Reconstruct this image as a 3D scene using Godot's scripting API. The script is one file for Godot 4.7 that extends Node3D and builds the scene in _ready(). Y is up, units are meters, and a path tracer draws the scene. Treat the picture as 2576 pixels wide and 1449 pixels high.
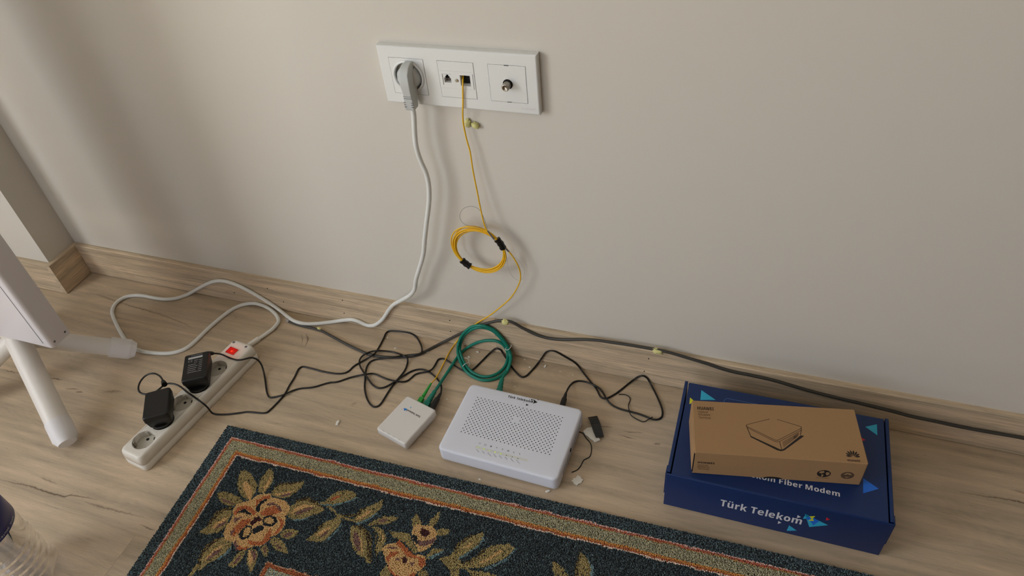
extends Node3D

const PX_W := 2576.0
const PX_H := 1449.0
const SKIRT := 0.0778      # skirting height
const SKIRT_T := 0.010     # skirting thickness
var M := {}
var used := {}
var FONT: SystemFont
var FONT_B: SystemFont
var rng := RandomNumberGenerator.new()


func _ready():
	rng.seed = 77
	# ---- camera, sky, sun, exposure ----
	var cam := Camera3D.new()
	cam.name = "camera"
	cam.fov = 43.90
	cam.near = 0.02
	cam.far = 60.0
	cam.position = Vector3(0.38926, 0.94645, 0.81055)
	cam.rotation = Vector3(deg_to_rad(-41.79319), deg_to_rad(23.36028), deg_to_rad(-6.57589))
	add_child(cam)
	cam.current = true
	var env := Environment.new()
	env.background_mode = Environment.BG_SKY
	var sky := Sky.new()
	var psky := ProceduralSkyMaterial.new()
	psky.sky_top_color = Color(0.36, 0.55, 0.86)
	psky.sky_horizon_color = Color(0.80, 0.87, 0.95)
	psky.ground_bottom_color = Color(0.52, 0.50, 0.46)
	psky.ground_horizon_color = Color(0.74, 0.76, 0.78)
	psky.sky_energy_multiplier = 1.6
	sky.sky_material = psky
	env.sky = sky
	env.tonemap_mode = Environment.TONE_MAPPER_LINEAR
	env.tonemap_exposure = 0.62
	env.sdfgi_enabled = true
	env.ssao_enabled = true
	env.ssil_enabled = true
	var we := WorldEnvironment.new()
	we.name = "world"
	we.environment = env
	add_child(we)
	var sun := DirectionalLight3D.new()
	sun.name = "sun"
	sun.light_color = Color(0.93, 0.97, 1.0)
	sun.light_energy = 18.0
	sun.light_angular_distance = 0.6
	sun.shadow_enabled = true
	sun.look_at_from_position(Vector3.ZERO, Vector3(0.62, -0.75, -0.12))
	add_child(sun)
	var day := AreaLight3D.new()          # daylight coming in through the window
	day.name = "window_daylight"
	day.area_size = Vector2(1.1, 1.5)
	day.light_color = Color(0.985, 0.985, 0.97)
	day.light_energy = 5.4
	day.area_range = 9.0
	day.area_attenuation = 2.0
	day.shadow_enabled = true
	day.look_at_from_position(Vector3(-1.74, 1.20, 1.68), Vector3(0.0, 1.20, 1.68))
	add_child(day)
	var day2 := AreaLight3D.new()         # the same daylight through the window behind the camera
	day2.name = "window_daylight_behind"
	day2.area_size = Vector2(1.2, 1.5)
	day2.light_color = Color(0.94, 0.97, 1.0)
	day2.light_energy = 1.6
	day2.area_range = 9.0
	day2.area_attenuation = 2.0
	day2.shadow_enabled = true
	day2.look_at_from_position(Vector3(-0.85, 1.30, 3.39), Vector3(-0.85, 1.30, 0.0))
	add_child(day2)

	FONT = SystemFont.new()
	FONT.font_names = PackedStringArray(["Droid Sans"])
	FONT_B = SystemFont.new()
	FONT_B.font_names = PackedStringArray(["Droid Sans"])
	FONT_B.font_weight = 700
	materials()
	room()
	boxes()
	router()
	fibre_box()
	outlet()
	extension_lead()
	adapters()
	network_cables()
	wall_cable()
	rug()
	panel_stand()
	bottle()
	scraps()


# ---------- naming and tagging ----------
func numbered(called):
	var n = used.get(called, 0)
	used[called] = n + 1
	return called if n == 0 else "%s_%03d" % [called, n]


func thing(called, label, category, at = Vector3.ZERO, turn = 0.0, group = ""):
	var o := Node3D.new()
	o.name = numbered(called)
	add_child(o, true)
	o.position = at
	o.rotation.y = turn
	tag(o, label, category, group)
	return o


func tag(o, label, category, group = ""):
	o.set_meta("label", label)
	o.set_meta("category", category)
	if group:
		o.set_meta("group", group)


func obj(called, mesh, m, parent = null, xf = Transform3D.IDENTITY):
	var o := MeshInstance3D.new()
	o.name = numbered(called) if parent == null else called
	o.mesh = mesh
	if m != null:
		o.material_override = m
	o.transform = xf
	if parent == null:
		add_child(o, true)
	else:
		parent.add_child(o, true)
	return o


func struct(called, mesh, m, xf = Transform3D.IDENTITY):
	var o = obj(called, mesh, m, null, xf)
	o.set_meta("kind", "structure")
	return o


# ---------- shapes ----------
func commit(v: PackedVector3Array, n, idx: PackedInt32Array, uv = null, col = null) -> ArrayMesh:
	var a := []
	a.resize(Mesh.ARRAY_MAX)
	a[Mesh.ARRAY_VERTEX] = v
	if n != null:
		a[Mesh.ARRAY_NORMAL] = n
	if uv != null:
		a[Mesh.ARRAY_TEX_UV] = uv
	if col != null:
		a[Mesh.ARRAY_COLOR] = col
	a[Mesh.ARRAY_INDEX] = idx
	var m := ArrayMesh.new()
	m.add_surface_from_arrays(Mesh.PRIMITIVE_TRIANGLES, a)
	return m


# closed loop of points: rounded rectangle w x d, corner radius r, in the xz plane
func rrect(w: float, d: float, r: float, seg := 6) -> PackedVector2Array:
	var out := PackedVector2Array()
	r = clampf(r, 0.00001, minf(w, d) * 0.4999)
	var cx = w / 2 - r
	var cz = d / 2 - r
	var k := 0
	for c in [Vector2(cx, cz), Vector2(-cx, cz), Vector2(-cx, -cz), Vector2(cx, -cz)]:
		var t0 := Vector2(sin(PI / 2 * k), -cos(PI / 2 * k)) * minf(r * 0.4, 0.0012)      # keeps the flats flat
		var a0 := Vector2(cos(PI / 2 * k), sin(PI / 2 * k)) * r
		out.append(c + a0 + t0 * (1.0 if minf(cx, cz) > 0.001 else 0.0))
		for i in seg + 1:
			var a = PI / 2 * (k + float(i) / seg)
			out.append(c + Vector2(cos(a), sin(a)) * r)
		var a1 := Vector2(cos(PI / 2 * (k + 1)), sin(PI / 2 * (k + 1))) * r
		var t1 := Vector2(-sin(PI / 2 * (k + 1)), cos(PI / 2 * (k + 1))) * minf(r * 0.4, 0.0012)
		out.append(c + a1 + t1 * (1.0 if minf(cx, cz) > 0.001 else 0.0))
		k += 1
	return out


# loft through rings of equal length (each a PackedVector3Array), flat caps; winding fixed so that normals look outwards
func loft(rings: Array, cap0 := true, cap1 := true, smooth := true) -> ArrayMesh:
	var st := SurfaceTool.new()
	st.begin(Mesh.PRIMITIVE_TRIANGLES)
	var n: int = rings[0].size()
	st.set_smooth_group(0 if smooth else -1)
	for j in rings.size() - 1:
		for i in n:
			var a = rings[j][i]
			var b = rings[j][(i + 1) % n]
			var c = rings[j + 1][(i + 1) % n]
			var d = rings[j + 1][i]
			for p in [a, d, b, b, d, c]:
				st.set_uv(Vector2(p.x + p.z, p.y))
				st.add_vertex(p)
	st.set_smooth_group(1)
	for e in 2:
		if (e == 0 and not cap0) or (e == 1 and not cap1):
			continue
		var ring = rings[0] if e == 0 else rings[-1]
		var mid := Vector3.ZERO
		for p in ring:
			mid += p / n
		st.set_smooth_group(1 + e)
		for i in n:
			var tri = [mid, ring[i], ring[(i + 1) % n]] if e == 0 else [mid, ring[(i + 1) % n], ring[i]]
			for p in tri:
				st.set_uv(Vector2(p.x, p.z))
				st.add_vertex(p)
	st.generate_normals()
	return st.commit()


func ring_at(outline: PackedVector2Array, y: float) -> PackedVector3Array:
	var r := PackedVector3Array()
	for p in outline:
		r.append(Vector3(p.x, y, p.y))
	return r


# slab: rounded rectangle in plan, fillets at top and bottom, base at y0
func slab(w: float, d: float, y0: float, y1: float, rc: float, ft := 0.001, fb := 0.0006, taper := 0.0, seg := 6) -> ArrayMesh:
	var rings := []
	for i in 4:
		var a = PI / 2 * i / 3.0
		var ins = fb * (1 - sin(a)) + taper
		rings.append(ring_at(rrect(w - 2 * ins, d - 2 * ins, maxf(rc - ins, 0.0002), seg), y0 + fb * (1 - cos(a))))
	if y1 - ft - y0 - fb > 0.002:
		for y in [y0 + fb + 0.0006, y1 - ft - 0.0006]:
			rings.append(ring_at(rrect(w, d, rc, seg), y))
	for i in 6:
		var a = PI / 2 * i / 5.0
		var ins = ft * (1 - cos(a))
		rings.append(ring_at(rrect(w - 2 * ins, d - 2 * ins, maxf(rc - ins, 0.0002), seg), y1 - ft + ft * sin(a)))
	return loft(rings)


func bevel_box(w: float, h: float, d: float, b := 0.001) -> ArrayMesh:   # centred on its base
	return slab(w, d, 0.0, h, b, b, b, 0.0, 2)


func tube(pts: PackedVector3Array, r, sides := 10, closed := false) -> ArrayMesh:
	var n := pts.size()
	var v := PackedVector3Array()
	var nn := PackedVector3Array()
	var idx := PackedInt32Array()
	var up := Vector3.UP
	var last := Vector3.ZERO
	for i in n:
		var t: Vector3
		if closed:
			t = (pts[(i + 1) % n] - pts[(i - 1 + n) % n]).normalized()
		else:
			t = (pts[mini(i + 1, n - 1)] - pts[maxi(i - 1, 0)]).normalized()
		if i == 0:
			up = t.cross(Vector3(0.31, 0.9, 0.28)).normalized()
		else:
			up = (up - t * up.dot(t)).normalized()
		var side := t.cross(up)
		var rad: float = r[i] if r is PackedFloat32Array or r is Array else r
		for k in sides:
			var a := TAU * k / sides
			var d := up * cos(a) + side * sin(a)
			v.append(pts[i] + d * rad)
			nn.append(d)
		last = t
	var rows := n if closed else n - 1
	for i in rows:
		var j := (i + 1) % n
		for k in sides:
			var k2 := (k + 1) % sides
			idx.append_array([i * sides + k, j * sides + k, i * sides + k2, i * sides + k2, j * sides + k, j * sides + k2])
	if not closed:
		for e in 2:
			var b := (n - 1) * sides if e else 0
			var t2 := (pts[n - 1] - pts[n - 2]).normalized() if e else (pts[0] - pts[1]).normalized()
			var base := v.size()
			v.append(pts[n - 1] if e else pts[0])
			nn.append(t2)
			for k in sides:
				v.append(v[b + k])
				nn.append(t2)
			for k in sides:
				if e:
					idx.append_array([base, base + 1 + (k + 1) % sides, base + 1 + k])
				else:
					idx.append_array([base, base + 1 + k, base + 1 + (k + 1) % sides])
	return commit(v, nn, idx)


func smooth_path(p: PackedVector3Array, n := 3) -> PackedVector3Array:
	var out := PackedVector3Array()
	for i in p.size() - 1:
		var a := p[maxi(i - 1, 0)]
		var d := p[mini(i + 2, p.size() - 1)]
		for k in n:
			out.append(p[i].cubic_interpolate(p[i + 1], a, d, float(k) / n))
	out.append(p[-1])
	return out


func path_of(which: String, n := 3) -> PackedVector3Array:
	var a = run(which)
	var p := PackedVector3Array()
	for i in range(0, a.size(), 3):
		p.append(Vector3(a[i], a[i + 1], a[i + 2]) * 0.0001)
	return smooth_path(p, n)


func lathe(profile: Array, sides := 32, lobes := 0, lobe_amp := []) -> ArrayMesh:
	var rings := []
	for j in profile.size():
		var ring := PackedVector3Array()
		for i in sides:
			var a := TAU * i / sides
			var r: float = profile[j].x
			if lobes:
				r *= 1.0 + lobe_amp[j] * cos(a * lobes)
			ring.append(Vector3(cos(a) * r, profile[j].y, sin(a) * r))
		rings.append(ring)
	return loft(rings)


# plate in the xy plane, front at z1, with square holes [x0, y0, x1, y1] cut right through
func plate(w: float, h: float, z0: float, z1: float, f: float, holes: Array) -> ArrayMesh:
	var st := SurfaceTool.new()
	st.begin(Mesh.PRIMITIVE_TRIANGLES)
	st.set_smooth_group(-1)
	var xs := [-w / 2 + f, w / 2 - f]
	var ys := [-h / 2 + f, h / 2 - f]
	for o in holes:
		xs.append_array([o[0], o[2]])
		ys.append_array([o[1], o[3]])
	xs.sort()
	ys.sort()
	for i in xs.size() - 1:
		for j in ys.size() - 1:
			if xs[i + 1] - xs[i] < 1e-6 or ys[j + 1] - ys[j] < 1e-6:
				continue
			var c := Vector2(xs[i] + xs[i + 1], ys[j] + ys[j + 1]) / 2
			var open := false
			for o in holes:
				open = open or (c.x > o[0] and c.x < o[2] and c.y > o[1] and c.y < o[3])
			if not open:
				quad(st, Vector3(xs[i], ys[j], z1), Vector3(xs[i], ys[j + 1], z1), Vector3(xs[i + 1], ys[j + 1], z1), Vector3(xs[i + 1], ys[j], z1))
	for o in holes:
		var a := [Vector2(o[0], o[1]), Vector2(o[2], o[1]), Vector2(o[2], o[3]), Vector2(o[0], o[3])]
		for k in 4:
			var p: Vector2 = a[k]
			var q: Vector2 = a[(k + 1) % 4]
			quad(st, Vector3(p.x, p.y, z1), Vector3(q.x, q.y, z1), Vector3(q.x, q.y, z0), Vector3(p.x, p.y, z0))
	rim(st, w, h, z0, z1, f)
	st.generate_normals()
	return st.commit()


# square plate with a round hole of radius r
func round_plate(w: float, z0: float, z1: float, f: float, r: float) -> ArrayMesh:
	var st := SurfaceTool.new()
	st.begin(Mesh.PRIMITIVE_TRIANGLES)
	st.set_smooth_group(-1)
	var n := 48
	var e := w / 2 - f
	for i in n:
		var a := TAU * i / n
		var b := TAU * (i + 1) / n
		var ca := Vector2(cos(a), sin(a))
		var cb := Vector2(cos(b), sin(b))
		var oa := ca * e / maxf(absf(ca.x), absf(ca.y))
		var ob := cb * e / maxf(absf(cb.x), absf(cb.y))
		quad(st, Vector3(ca.x * r, ca.y * r, z1), Vector3(cb.x * r, cb.y * r, z1), Vector3(ob.x, ob.y, z1), Vector3(oa.x, oa.y, z1))
		quad(st, Vector3(ca.x * r, ca.y * r, z0), Vector3(cb.x * r, cb.y * r, z0), Vector3(cb.x * r, cb.y * r, z1), Vector3(ca.x * r, ca.y * r, z1))
	rim(st, w, w, z0, z1, f)
	st.generate_normals()
	return st.commit()


func quad(st: SurfaceTool, a: Vector3, b: Vector3, c: Vector3, d: Vector3):
	for p in [a, b, c, a, c, d]:
		st.add_vertex(p)


func rim(st: SurfaceTool, w: float, h: float, z0: float, z1: float, f: float):      # outer edge with a rounded arris
	var last := []
	for k in 6:
		var a := PI / 2 * (k - 1) / 4.0
		var ins := 0.0 if k == 0 else f * (1 - cos(a))
		var z := z0 if k == 0 else z1 - f + f * sin(a)
		var c := [Vector3(-w / 2 + ins, -h / 2 + ins, z), Vector3(-w / 2 + ins, h / 2 - ins, z), Vector3(w / 2 - ins, h / 2 - ins, z), Vector3(w / 2 - ins, -h / 2 + ins, z)]
		if k:
			for i in 4:
				quad(st, last[i], last[(i + 1) % 4], c[(i + 1) % 4], c[i])
		last = c


# flat print: polygons in millimetres (x right, y up), each a thin raised film; one mesh, one surface per colour
func marks(called, parent, xf, list: Array, thick := 0.00012):
	var by := {}
	for e in list:
		if not by.has(e[1]):
			by[e[1]] = []
		by[e[1]].append(e[0])
	var mesh := ArrayMesh.new()
	var mats := []
	var lift := 0.0
	for m in by:
		var st := SurfaceTool.new()
		st.begin(Mesh.PRIMITIVE_TRIANGLES)
		for flat in by[m]:
			film(st, flat, thick + lift)
		lift += 0.00003
		st.generate_normals()
		st.commit(mesh)
		mats.append(m)
	var o := MeshInstance3D.new()
	o.name = called
	for i in mats.size():
		mesh.surface_set_material(i, mats[i])
	o.mesh = mesh
	o.transform = xf
	parent.add_child(o, true)
	return o


func film(st: SurfaceTool, flat: Array, thick: float):
	var poly := PackedVector2Array()
	for i in range(0, flat.size(), 2):
		poly.append(Vector2(flat[i], flat[i + 1]) * 0.001)
	if Geometry2D.is_polygon_clockwise(poly):
		poly.reverse()
	var tri := Geometry2D.triangulate_polygon(poly)
	st.set_smooth_group(-1)
	for i in range(0, tri.size(), 3):
		var a := poly[tri[i]]
		var b := poly[tri[i + 1]]
		var c := poly[tri[i + 2]]
		if (b - a).cross(c - a) > 0.0:
			var t := b
			b = c
			c = t
		for p in [a, b, c]:
			st.add_vertex(Vector3(p.x, p.y, thick))
	for i in poly.size():
		var a := poly[i]
		var b := poly[(i + 1) % poly.size()]
		for p in [Vector3(a.x, a.y, 0), Vector3(a.x, a.y, thick), Vector3(b.x, b.y, 0), Vector3(b.x, b.y, 0), Vector3(a.x, a.y, thick), Vector3(b.x, b.y, thick)]:
			st.add_vertex(p)


func stroke(list: Array, m, pts: Array, w: float):      # a polyline of width w as polygons
	for i in range(0, pts.size() - 2, 2):
		var a := Vector2(pts[i], pts[i + 1])
		var b := Vector2(pts[i + 2], pts[i + 3])
		var t := (b - a).normalized() * w * 0.5
		var s := Vector2(-t.y, t.x)
		a -= t * 0.6
		b += t * 0.6
		list.append([[a.x + s.x, a.y + s.y, a.x - s.x, a.y - s.y, b.x - s.x, b.y - s.y, b.x + s.x, b.y + s.y], m])


func disc(cx: float, cy: float, r: float, n := 14, ry := -1.0) -> Array:
	var a := []
	for i in n:
		a.append(cx + r * cos(TAU * i / n))
		a.append(cy + (r if ry < 0 else ry) * sin(TAU * i / n))
	return a


# lettering: baseline starts at (x, y) millimetres in the xy plane of xf; fitted to the given width and capital height
func text(parent, xf: Transform3D, s: String, x: float, y: float, width: float, cap: float, m, bold := true, turn := 0.0, called := "lettering"):
	var t := TextMesh.new()
	t.text = s
	t.font = FONT_B if bold else FONT
	t.font_size = 48
	t.pixel_size = 0.001
	t.depth = 0.0
	t.curve_step = 3.0
	t.horizontal_alignment = HORIZONTAL_ALIGNMENT_LEFT
	t.vertical_alignment = VERTICAL_ALIGNMENT_BOTTOM
	var box := t.get_aabb()
	var sx := width * 0.001 / maxf(box.size.x, 1e-6)
	var sy := cap * 0.001 / (0.714 * 48 * 0.001)
	var desc := 0.0
	for ch in s:
		if ch in "gjpqy":
			desc = 0.236 * 48 * 0.001
	var o := MeshInstance3D.new()
	o.name = called
	o.mesh = t
	o.material_override = m
	var loc := Transform3D(Basis(Vector3(0, 0, 1), turn), Vector3(x * 0.001, y * 0.001, 0.0002))
	loc = loc * Transform3D(Basis.from_scale(Vector3(sx, sy, 1.0)), Vector3.ZERO) * Transform3D(Basis.IDENTITY, Vector3(-box.position.x, -box.position.y - desc, 0))
	o.transform = xf * loc
	parent.add_child(o, true)
	return o


func face_up(y: float) -> Transform3D:      # xy plane laid on top: x right, y away (-z)
	return Transform3D(Basis(Vector3(1, 0, 0), -PI / 2), Vector3(0, y, 0))


func face_front(z: float) -> Transform3D:
	return Transform3D(Basis.IDENTITY, Vector3(0, 0, z))


# ---------- materials ----------
func mat(c: Color, rough := 0.5, metal := 0.0) -> StandardMaterial3D:
	var m := StandardMaterial3D.new()
	m.albedo_color = c
	m.roughness = rough
	m.metallic = metal
	return m


func noise_tex(freq: float, octaves := 4, seed_ := 3, as_normal := false, size := 512, strength := 4.0) -> NoiseTexture2D:
	var f := FastNoiseLite.new()
	f.seed = seed_
	f.frequency = freq
	f.fractal_octaves = octaves
	var t := NoiseTexture2D.new()
	t.width = size
	t.height = size
	t.seamless = true
	t.as_normal_map = as_normal
	t.bump_strength = strength
	t.noise = f
	return t


func grained(m: StandardMaterial3D, tex, scale: float, amount: float):   # fine triplanar bump
	m.uv1_triplanar = true
	m.uv1_scale = Vector3.ONE * scale
	m.normal_enabled = true
	m.normal_texture = tex
	m.normal_scale = amount
	return m


func materials():
	var bump := noise_tex(0.03, 5, 4, true)
	M.wall = grained(mat(Color(0.85, 0.828, 0.785), 0.92), bump, 3.0, 0.05)
	M.wall_wood = mat(Color(0.40, 0.31, 0.23), 0.6)
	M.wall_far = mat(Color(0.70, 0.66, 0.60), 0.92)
	M.ceiling = mat(Color(0.93, 0.92, 0.89), 0.95)
	M.white = mat(Color(0.90, 0.90, 0.905), 0.38)
	M.white_router = mat(Color(0.885, 0.90, 0.945), 0.42)
	M.white_box = mat(Color(0.89, 0.88, 0.865), 0.45)
	M.socket_white = mat(Color(0.895, 0.90, 0.89), 0.35)
	M.strip_white = mat(Color(0.90, 0.885, 0.85), 0.40)
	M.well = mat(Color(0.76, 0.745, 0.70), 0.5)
	M.cord_white = mat(Color(0.90, 0.905, 0.885), 0.42)
	M.plug_grey = mat(Color(0.76, 0.77, 0.76), 0.42)
	M.black = mat(Color(0.055, 0.055, 0.055), 0.42)
	M.black_case = grained(mat(Color(0.05, 0.05, 0.052), 0.45), bump, 60.0, 0.15)
	M.dark = mat(Color(0.02, 0.02, 0.02), 0.8)
	M.cord_black = mat(Color(0.045, 0.042, 0.04), 0.38)
	M.coax = mat(Color(0.24, 0.23, 0.21), 0.5)
	M.fibre = mat(Color(0.95, 0.745, 0.10), 0.45)
	M.tape = mat(Color(0.035, 0.035, 0.035), 0.35)
	M.ether = mat(Color(0.0, 0.49, 0.415), 0.42)
	M.apc = mat(Color(0.16, 0.66, 0.25), 0.4)
	M.metal = mat(Color(0.72, 0.69, 0.64), 0.28, 1.0)
	M.grey_sleeve = mat(Color(0.45, 0.45, 0.44), 0.4)
	M.thread = mat(Color(0.80, 0.80, 0.78), 0.4)
	M.putty = mat(Color(0.87, 0.85, 0.58), 0.75)
	M.plaster = mat(Color(0.92, 0.91, 0.88), 0.9)
	M.paper = mat(Color(0.92, 0.91, 0.87), 0.8)
	M.ink = mat(Color(0.06, 0.06, 0.07), 0.6)
	M.ink_grey = mat(Color(0.42, 0.42, 0.43), 0.6)
	M.ink_brown = mat(Color(0.13, 0.10, 0.075), 0.7)
	M.ink_fade = mat(Color(0.36, 0.28, 0.20), 0.7)
	M.print_white = mat(Color(0.86, 0.86, 0.88), 0.5)
	M.blue = grained(mat(Color(0.015, 0.165, 0.375), 0.42), bump, 40.0, 0.03)
	M.cyan = mat(Color(0.16, 0.68, 0.83), 0.4)
	M.azure = mat(Color(0.05, 0.42, 0.85), 0.4)
	M.yellow = mat(Color(0.85, 0.85, 0.15), 0.4)
	M.red_print = mat(Color(0.80, 0.10, 0.16), 0.4)
	M.line_blue = mat(Color(0.30, 0.47, 0.72), 0.4)
	M.kraft_edge = mat(Color(0.50, 0.37, 0.23), 0.9)
	M.nail = mat(Color(0.05, 0.045, 0.04), 0.5)
	M.stand_white = mat(Color(0.88, 0.87, 0.89), 0.35)
	M.tube_white = mat(Color(0.88, 0.86, 0.83), 0.4)
	M.cap_white = mat(Color(0.88, 0.87, 0.87), 0.5)
	M.navy_label = mat(Color(0.05, 0.12, 0.42), 0.35)
	M.clear_scrap = mat(Color(0.80, 0.80, 0.78, 0.35), 0.2)
	M.clear_scrap.transparency = BaseMaterial3D.TRANSPARENCY_ALPHA
	M.pane = mat(Color(0.9, 0.95, 0.95, 0.06), 0.02)
	M.pane.transparency = BaseMaterial3D.TRANSPARENCY_ALPHA
	M.pet = mat(Color(0.97, 0.98, 1.0, 0.0), 0.02)
	M.pet.refraction_enabled = true
	M.pet.refraction_scale = 0.033
	M.red_lamp = mat(Color(0.72, 0.075, 0.05), 0.22)
	M.red_lamp.emission_enabled = true
	M.red_lamp.emission = Color(1.0, 0.06, 0.02)
	M.red_lamp.emission_energy_multiplier = 0.02
	M.red_glow = mat(Color(1.0, 0.3, 0.1), 0.3)
	M.red_glow.emission_enabled = true
	M.red_glow.emission = Color(1.0, 0.35, 0.10)
	M.red_glow.emission_energy_multiplier = 0.5
	M.led = mat(Color(0.75, 0.95, 0.3), 0.3)
	M.led.emission_enabled = true
	M.led.emission = Color(0.75, 1.0, 0.25)
	M.led.emission_energy_multiplier = 0.55
	M.light_bar = mat(Color(0.86, 0.87, 0.855), 0.4)
	# kraft board: brown with fine fibre flecks
	var kim := Image.create(512, 512, false, Image.FORMAT_RGB8)
	var kn := FastNoiseLite.new()
	kn.seed = 9
	kn.frequency = 0.22
	kn.fractal_octaves = 3
	for y in 512:
		for x in 512:
			var v := kn.get_noise_2d(x * 0.9, y * 1.5) * 0.035 + rng.randf_range(-0.022, 0.022)
			kim.set_pixel(x, y, Color(0.655 + v, 0.515 + v, 0.36 + v))
	M.kraft = mat(Color(1, 1, 1), 0.88)
	M.kraft.albedo_texture = ImageTexture.create_from_image(kim)
	M.kraft.uv1_triplanar = true
	M.kraft.uv1_scale = Vector3.ONE * 9.0


# pale oak print. cracks: [[x, y, x, y ...] in texture pixels, width, depth]
func oak(w: int, h: int, seed_: int, tone: Color, contrast: float, stretch: float, cracks: Array, grain := 0.060, figure := 0.17) -> StandardMaterial3D:
	var fine := FastNoiseLite.new()
	fine.seed = seed_
	fine.frequency = 1.0
	fine.fractal_octaves = 3
	var broad := FastNoiseLite.new()
	broad.seed = seed_ + 11
	broad.frequency = 1.0
	broad.fractal_octaves = 3
	var fig := FastNoiseLite.new()
	fig.seed = seed_ + 23
	fig.frequency = 1.0
	fig.fractal_octaves = 2
	var bytes := PackedByteArray()
	bytes.resize(w * h * 3)
	var at := 0
	for y in h:
		for x in w:
			var g := fine.get_noise_2d(x * 0.010 * stretch, y * 0.42)
			var b := broad.get_noise_2d(x * 0.0022 * stretch, y * 0.030)
			var f := fig.get_noise_2d(x * 0.0015 * stretch, y * 0.0095)
			var ringv := sin(f * 46.0)
			var v := 1.0 + contrast * (grain * g + figure * b + 0.014 * ringv)
			var pore := fine.get_noise_2d(x * 0.03 * stretch + 300.0, y * 0.9)
			if pore > 0.36:
				v -= contrast * (pore - 0.36) * 0.34
			var red := 1.0 + 0.012 * b
			bytes[at] = int(clampf(tone.r * v * 255.0, 0, 255))
			bytes[at + 1] = int(clampf(tone.g * v * (2.0 - red) * 255.0, 0, 255))
			bytes[at + 2] = int(clampf(tone.b * v * (2.0 - red) * 0.99 * 255.0, 0, 255))
			at += 3
	var im := Image.create_from_data(w, h, false, Image.FORMAT_RGB8, bytes)
	var wob := FastNoiseLite.new()
	wob.seed = seed_ + 5
	wob.frequency = 0.05
	for c in cracks:
		crack(im, c[0], c[1], c[2], wob)
	var m := mat(Color(1, 1, 1), 0.46)
	m.albedo_texture = ImageTexture.create_from_image(im)
	return m


func crack(im: Image, p: Array, width: float, depth: float, wob: FastNoiseLite):
	var ink := Color(0.20, 0.145, 0.10)
	var n := p.size() / 2
	for i in n - 1:
		var a := Vector2(p[i * 2], p[i * 2 + 1])
		var b := Vector2(p[i * 2 + 2], p[i * 2 + 3])
		var steps := int(a.distance_to(b)) + 1
		for s in steps:
			var q := a.lerp(b, float(s) / steps)
			q.y += wob.get_noise_1d(q.x) * 2.0
			var along := (i + float(s) / steps) / (n - 1)
			var k := sin(PI * clampf(along, 0.02, 0.98)) * (0.6 + 0.8 * absf(wob.get_noise_1d(q.x * 2.0 + 99.0)))
			var half := width * (0.35 + 0.65 * k)
			for dy in range(-int(half * 3) - 1, int(half * 3) + 2):
				var x := int(q.x)
				var y := int(q.y) + dy
				if x < 0 or y < 0 or x >= im.get_width() or y >= im.get_height():
					continue
				var fall := exp(-pow((y - q.y) / half, 2.0)) * 0.75 + exp(-pow((y - q.y) / (half * 2.6), 2.0)) * 0.22
				im.set_pixel(x, y, im.get_pixel(x, y).lerp(ink, clampf(fall * depth * (0.25 + 0.75 * k), 0, 0.9)))


# ---------- the room ----------
func boxes_mesh(list: Array) -> ArrayMesh:      # [centre, size] boxes joined
	var st := SurfaceTool.new()
	st.begin(Mesh.PRIMITIVE_TRIANGLES)
	for e in list:
		var b := BoxMesh.new()
		b.size = e[1]
		st.append_from(b, 0, Transform3D(Basis.IDENTITY, e[0]))
	return st.commit()


# profile (z, y) pulled along x from x0 to x1; uv in metres
func moulding(profile: Array, x0: float, x1: float) -> ArrayMesh:
	var st := SurfaceTool.new()
	st.begin(Mesh.PRIMITIVE_TRIANGLES)
	st.set_smooth_group(-1)
	var n := profile.size()
	var run_v := 0.0
	for i in n:
		var a: Vector2 = profile[i]
		var b: Vector2 = profile[(i + 1) % n]
		var len := a.distance_to(b)
		var q := [Vector3(x0, a.y, a.x), Vector3(x0, b.y, b.x), Vector3(x1, b.y, b.x), Vector3(x1, a.y, a.x)]
		var u := [Vector2(x0, run_v), Vector2(x0, run_v + len), Vector2(x1, run_v + len), Vector2(x1, run_v)]
		for k in [0, 1, 2, 0, 2, 3]:
			st.set_uv(u[k])
			st.add_vertex(q[k])
		run_v += len
	for e in 2:
		var x := x1 if e else x0
		for i in range(1, n - 1):
			var tri := [profile[0], profile[i + 1], profile[i]] if e == 0 else [profile[0], profile[i], profile[i + 1]]
			for p in tri:
				st.set_uv(Vector2(p.x, p.y))
				st.add_vertex(Vector3(x, p.y, p.x))
	st.generate_normals()
	return st.commit()


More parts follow.
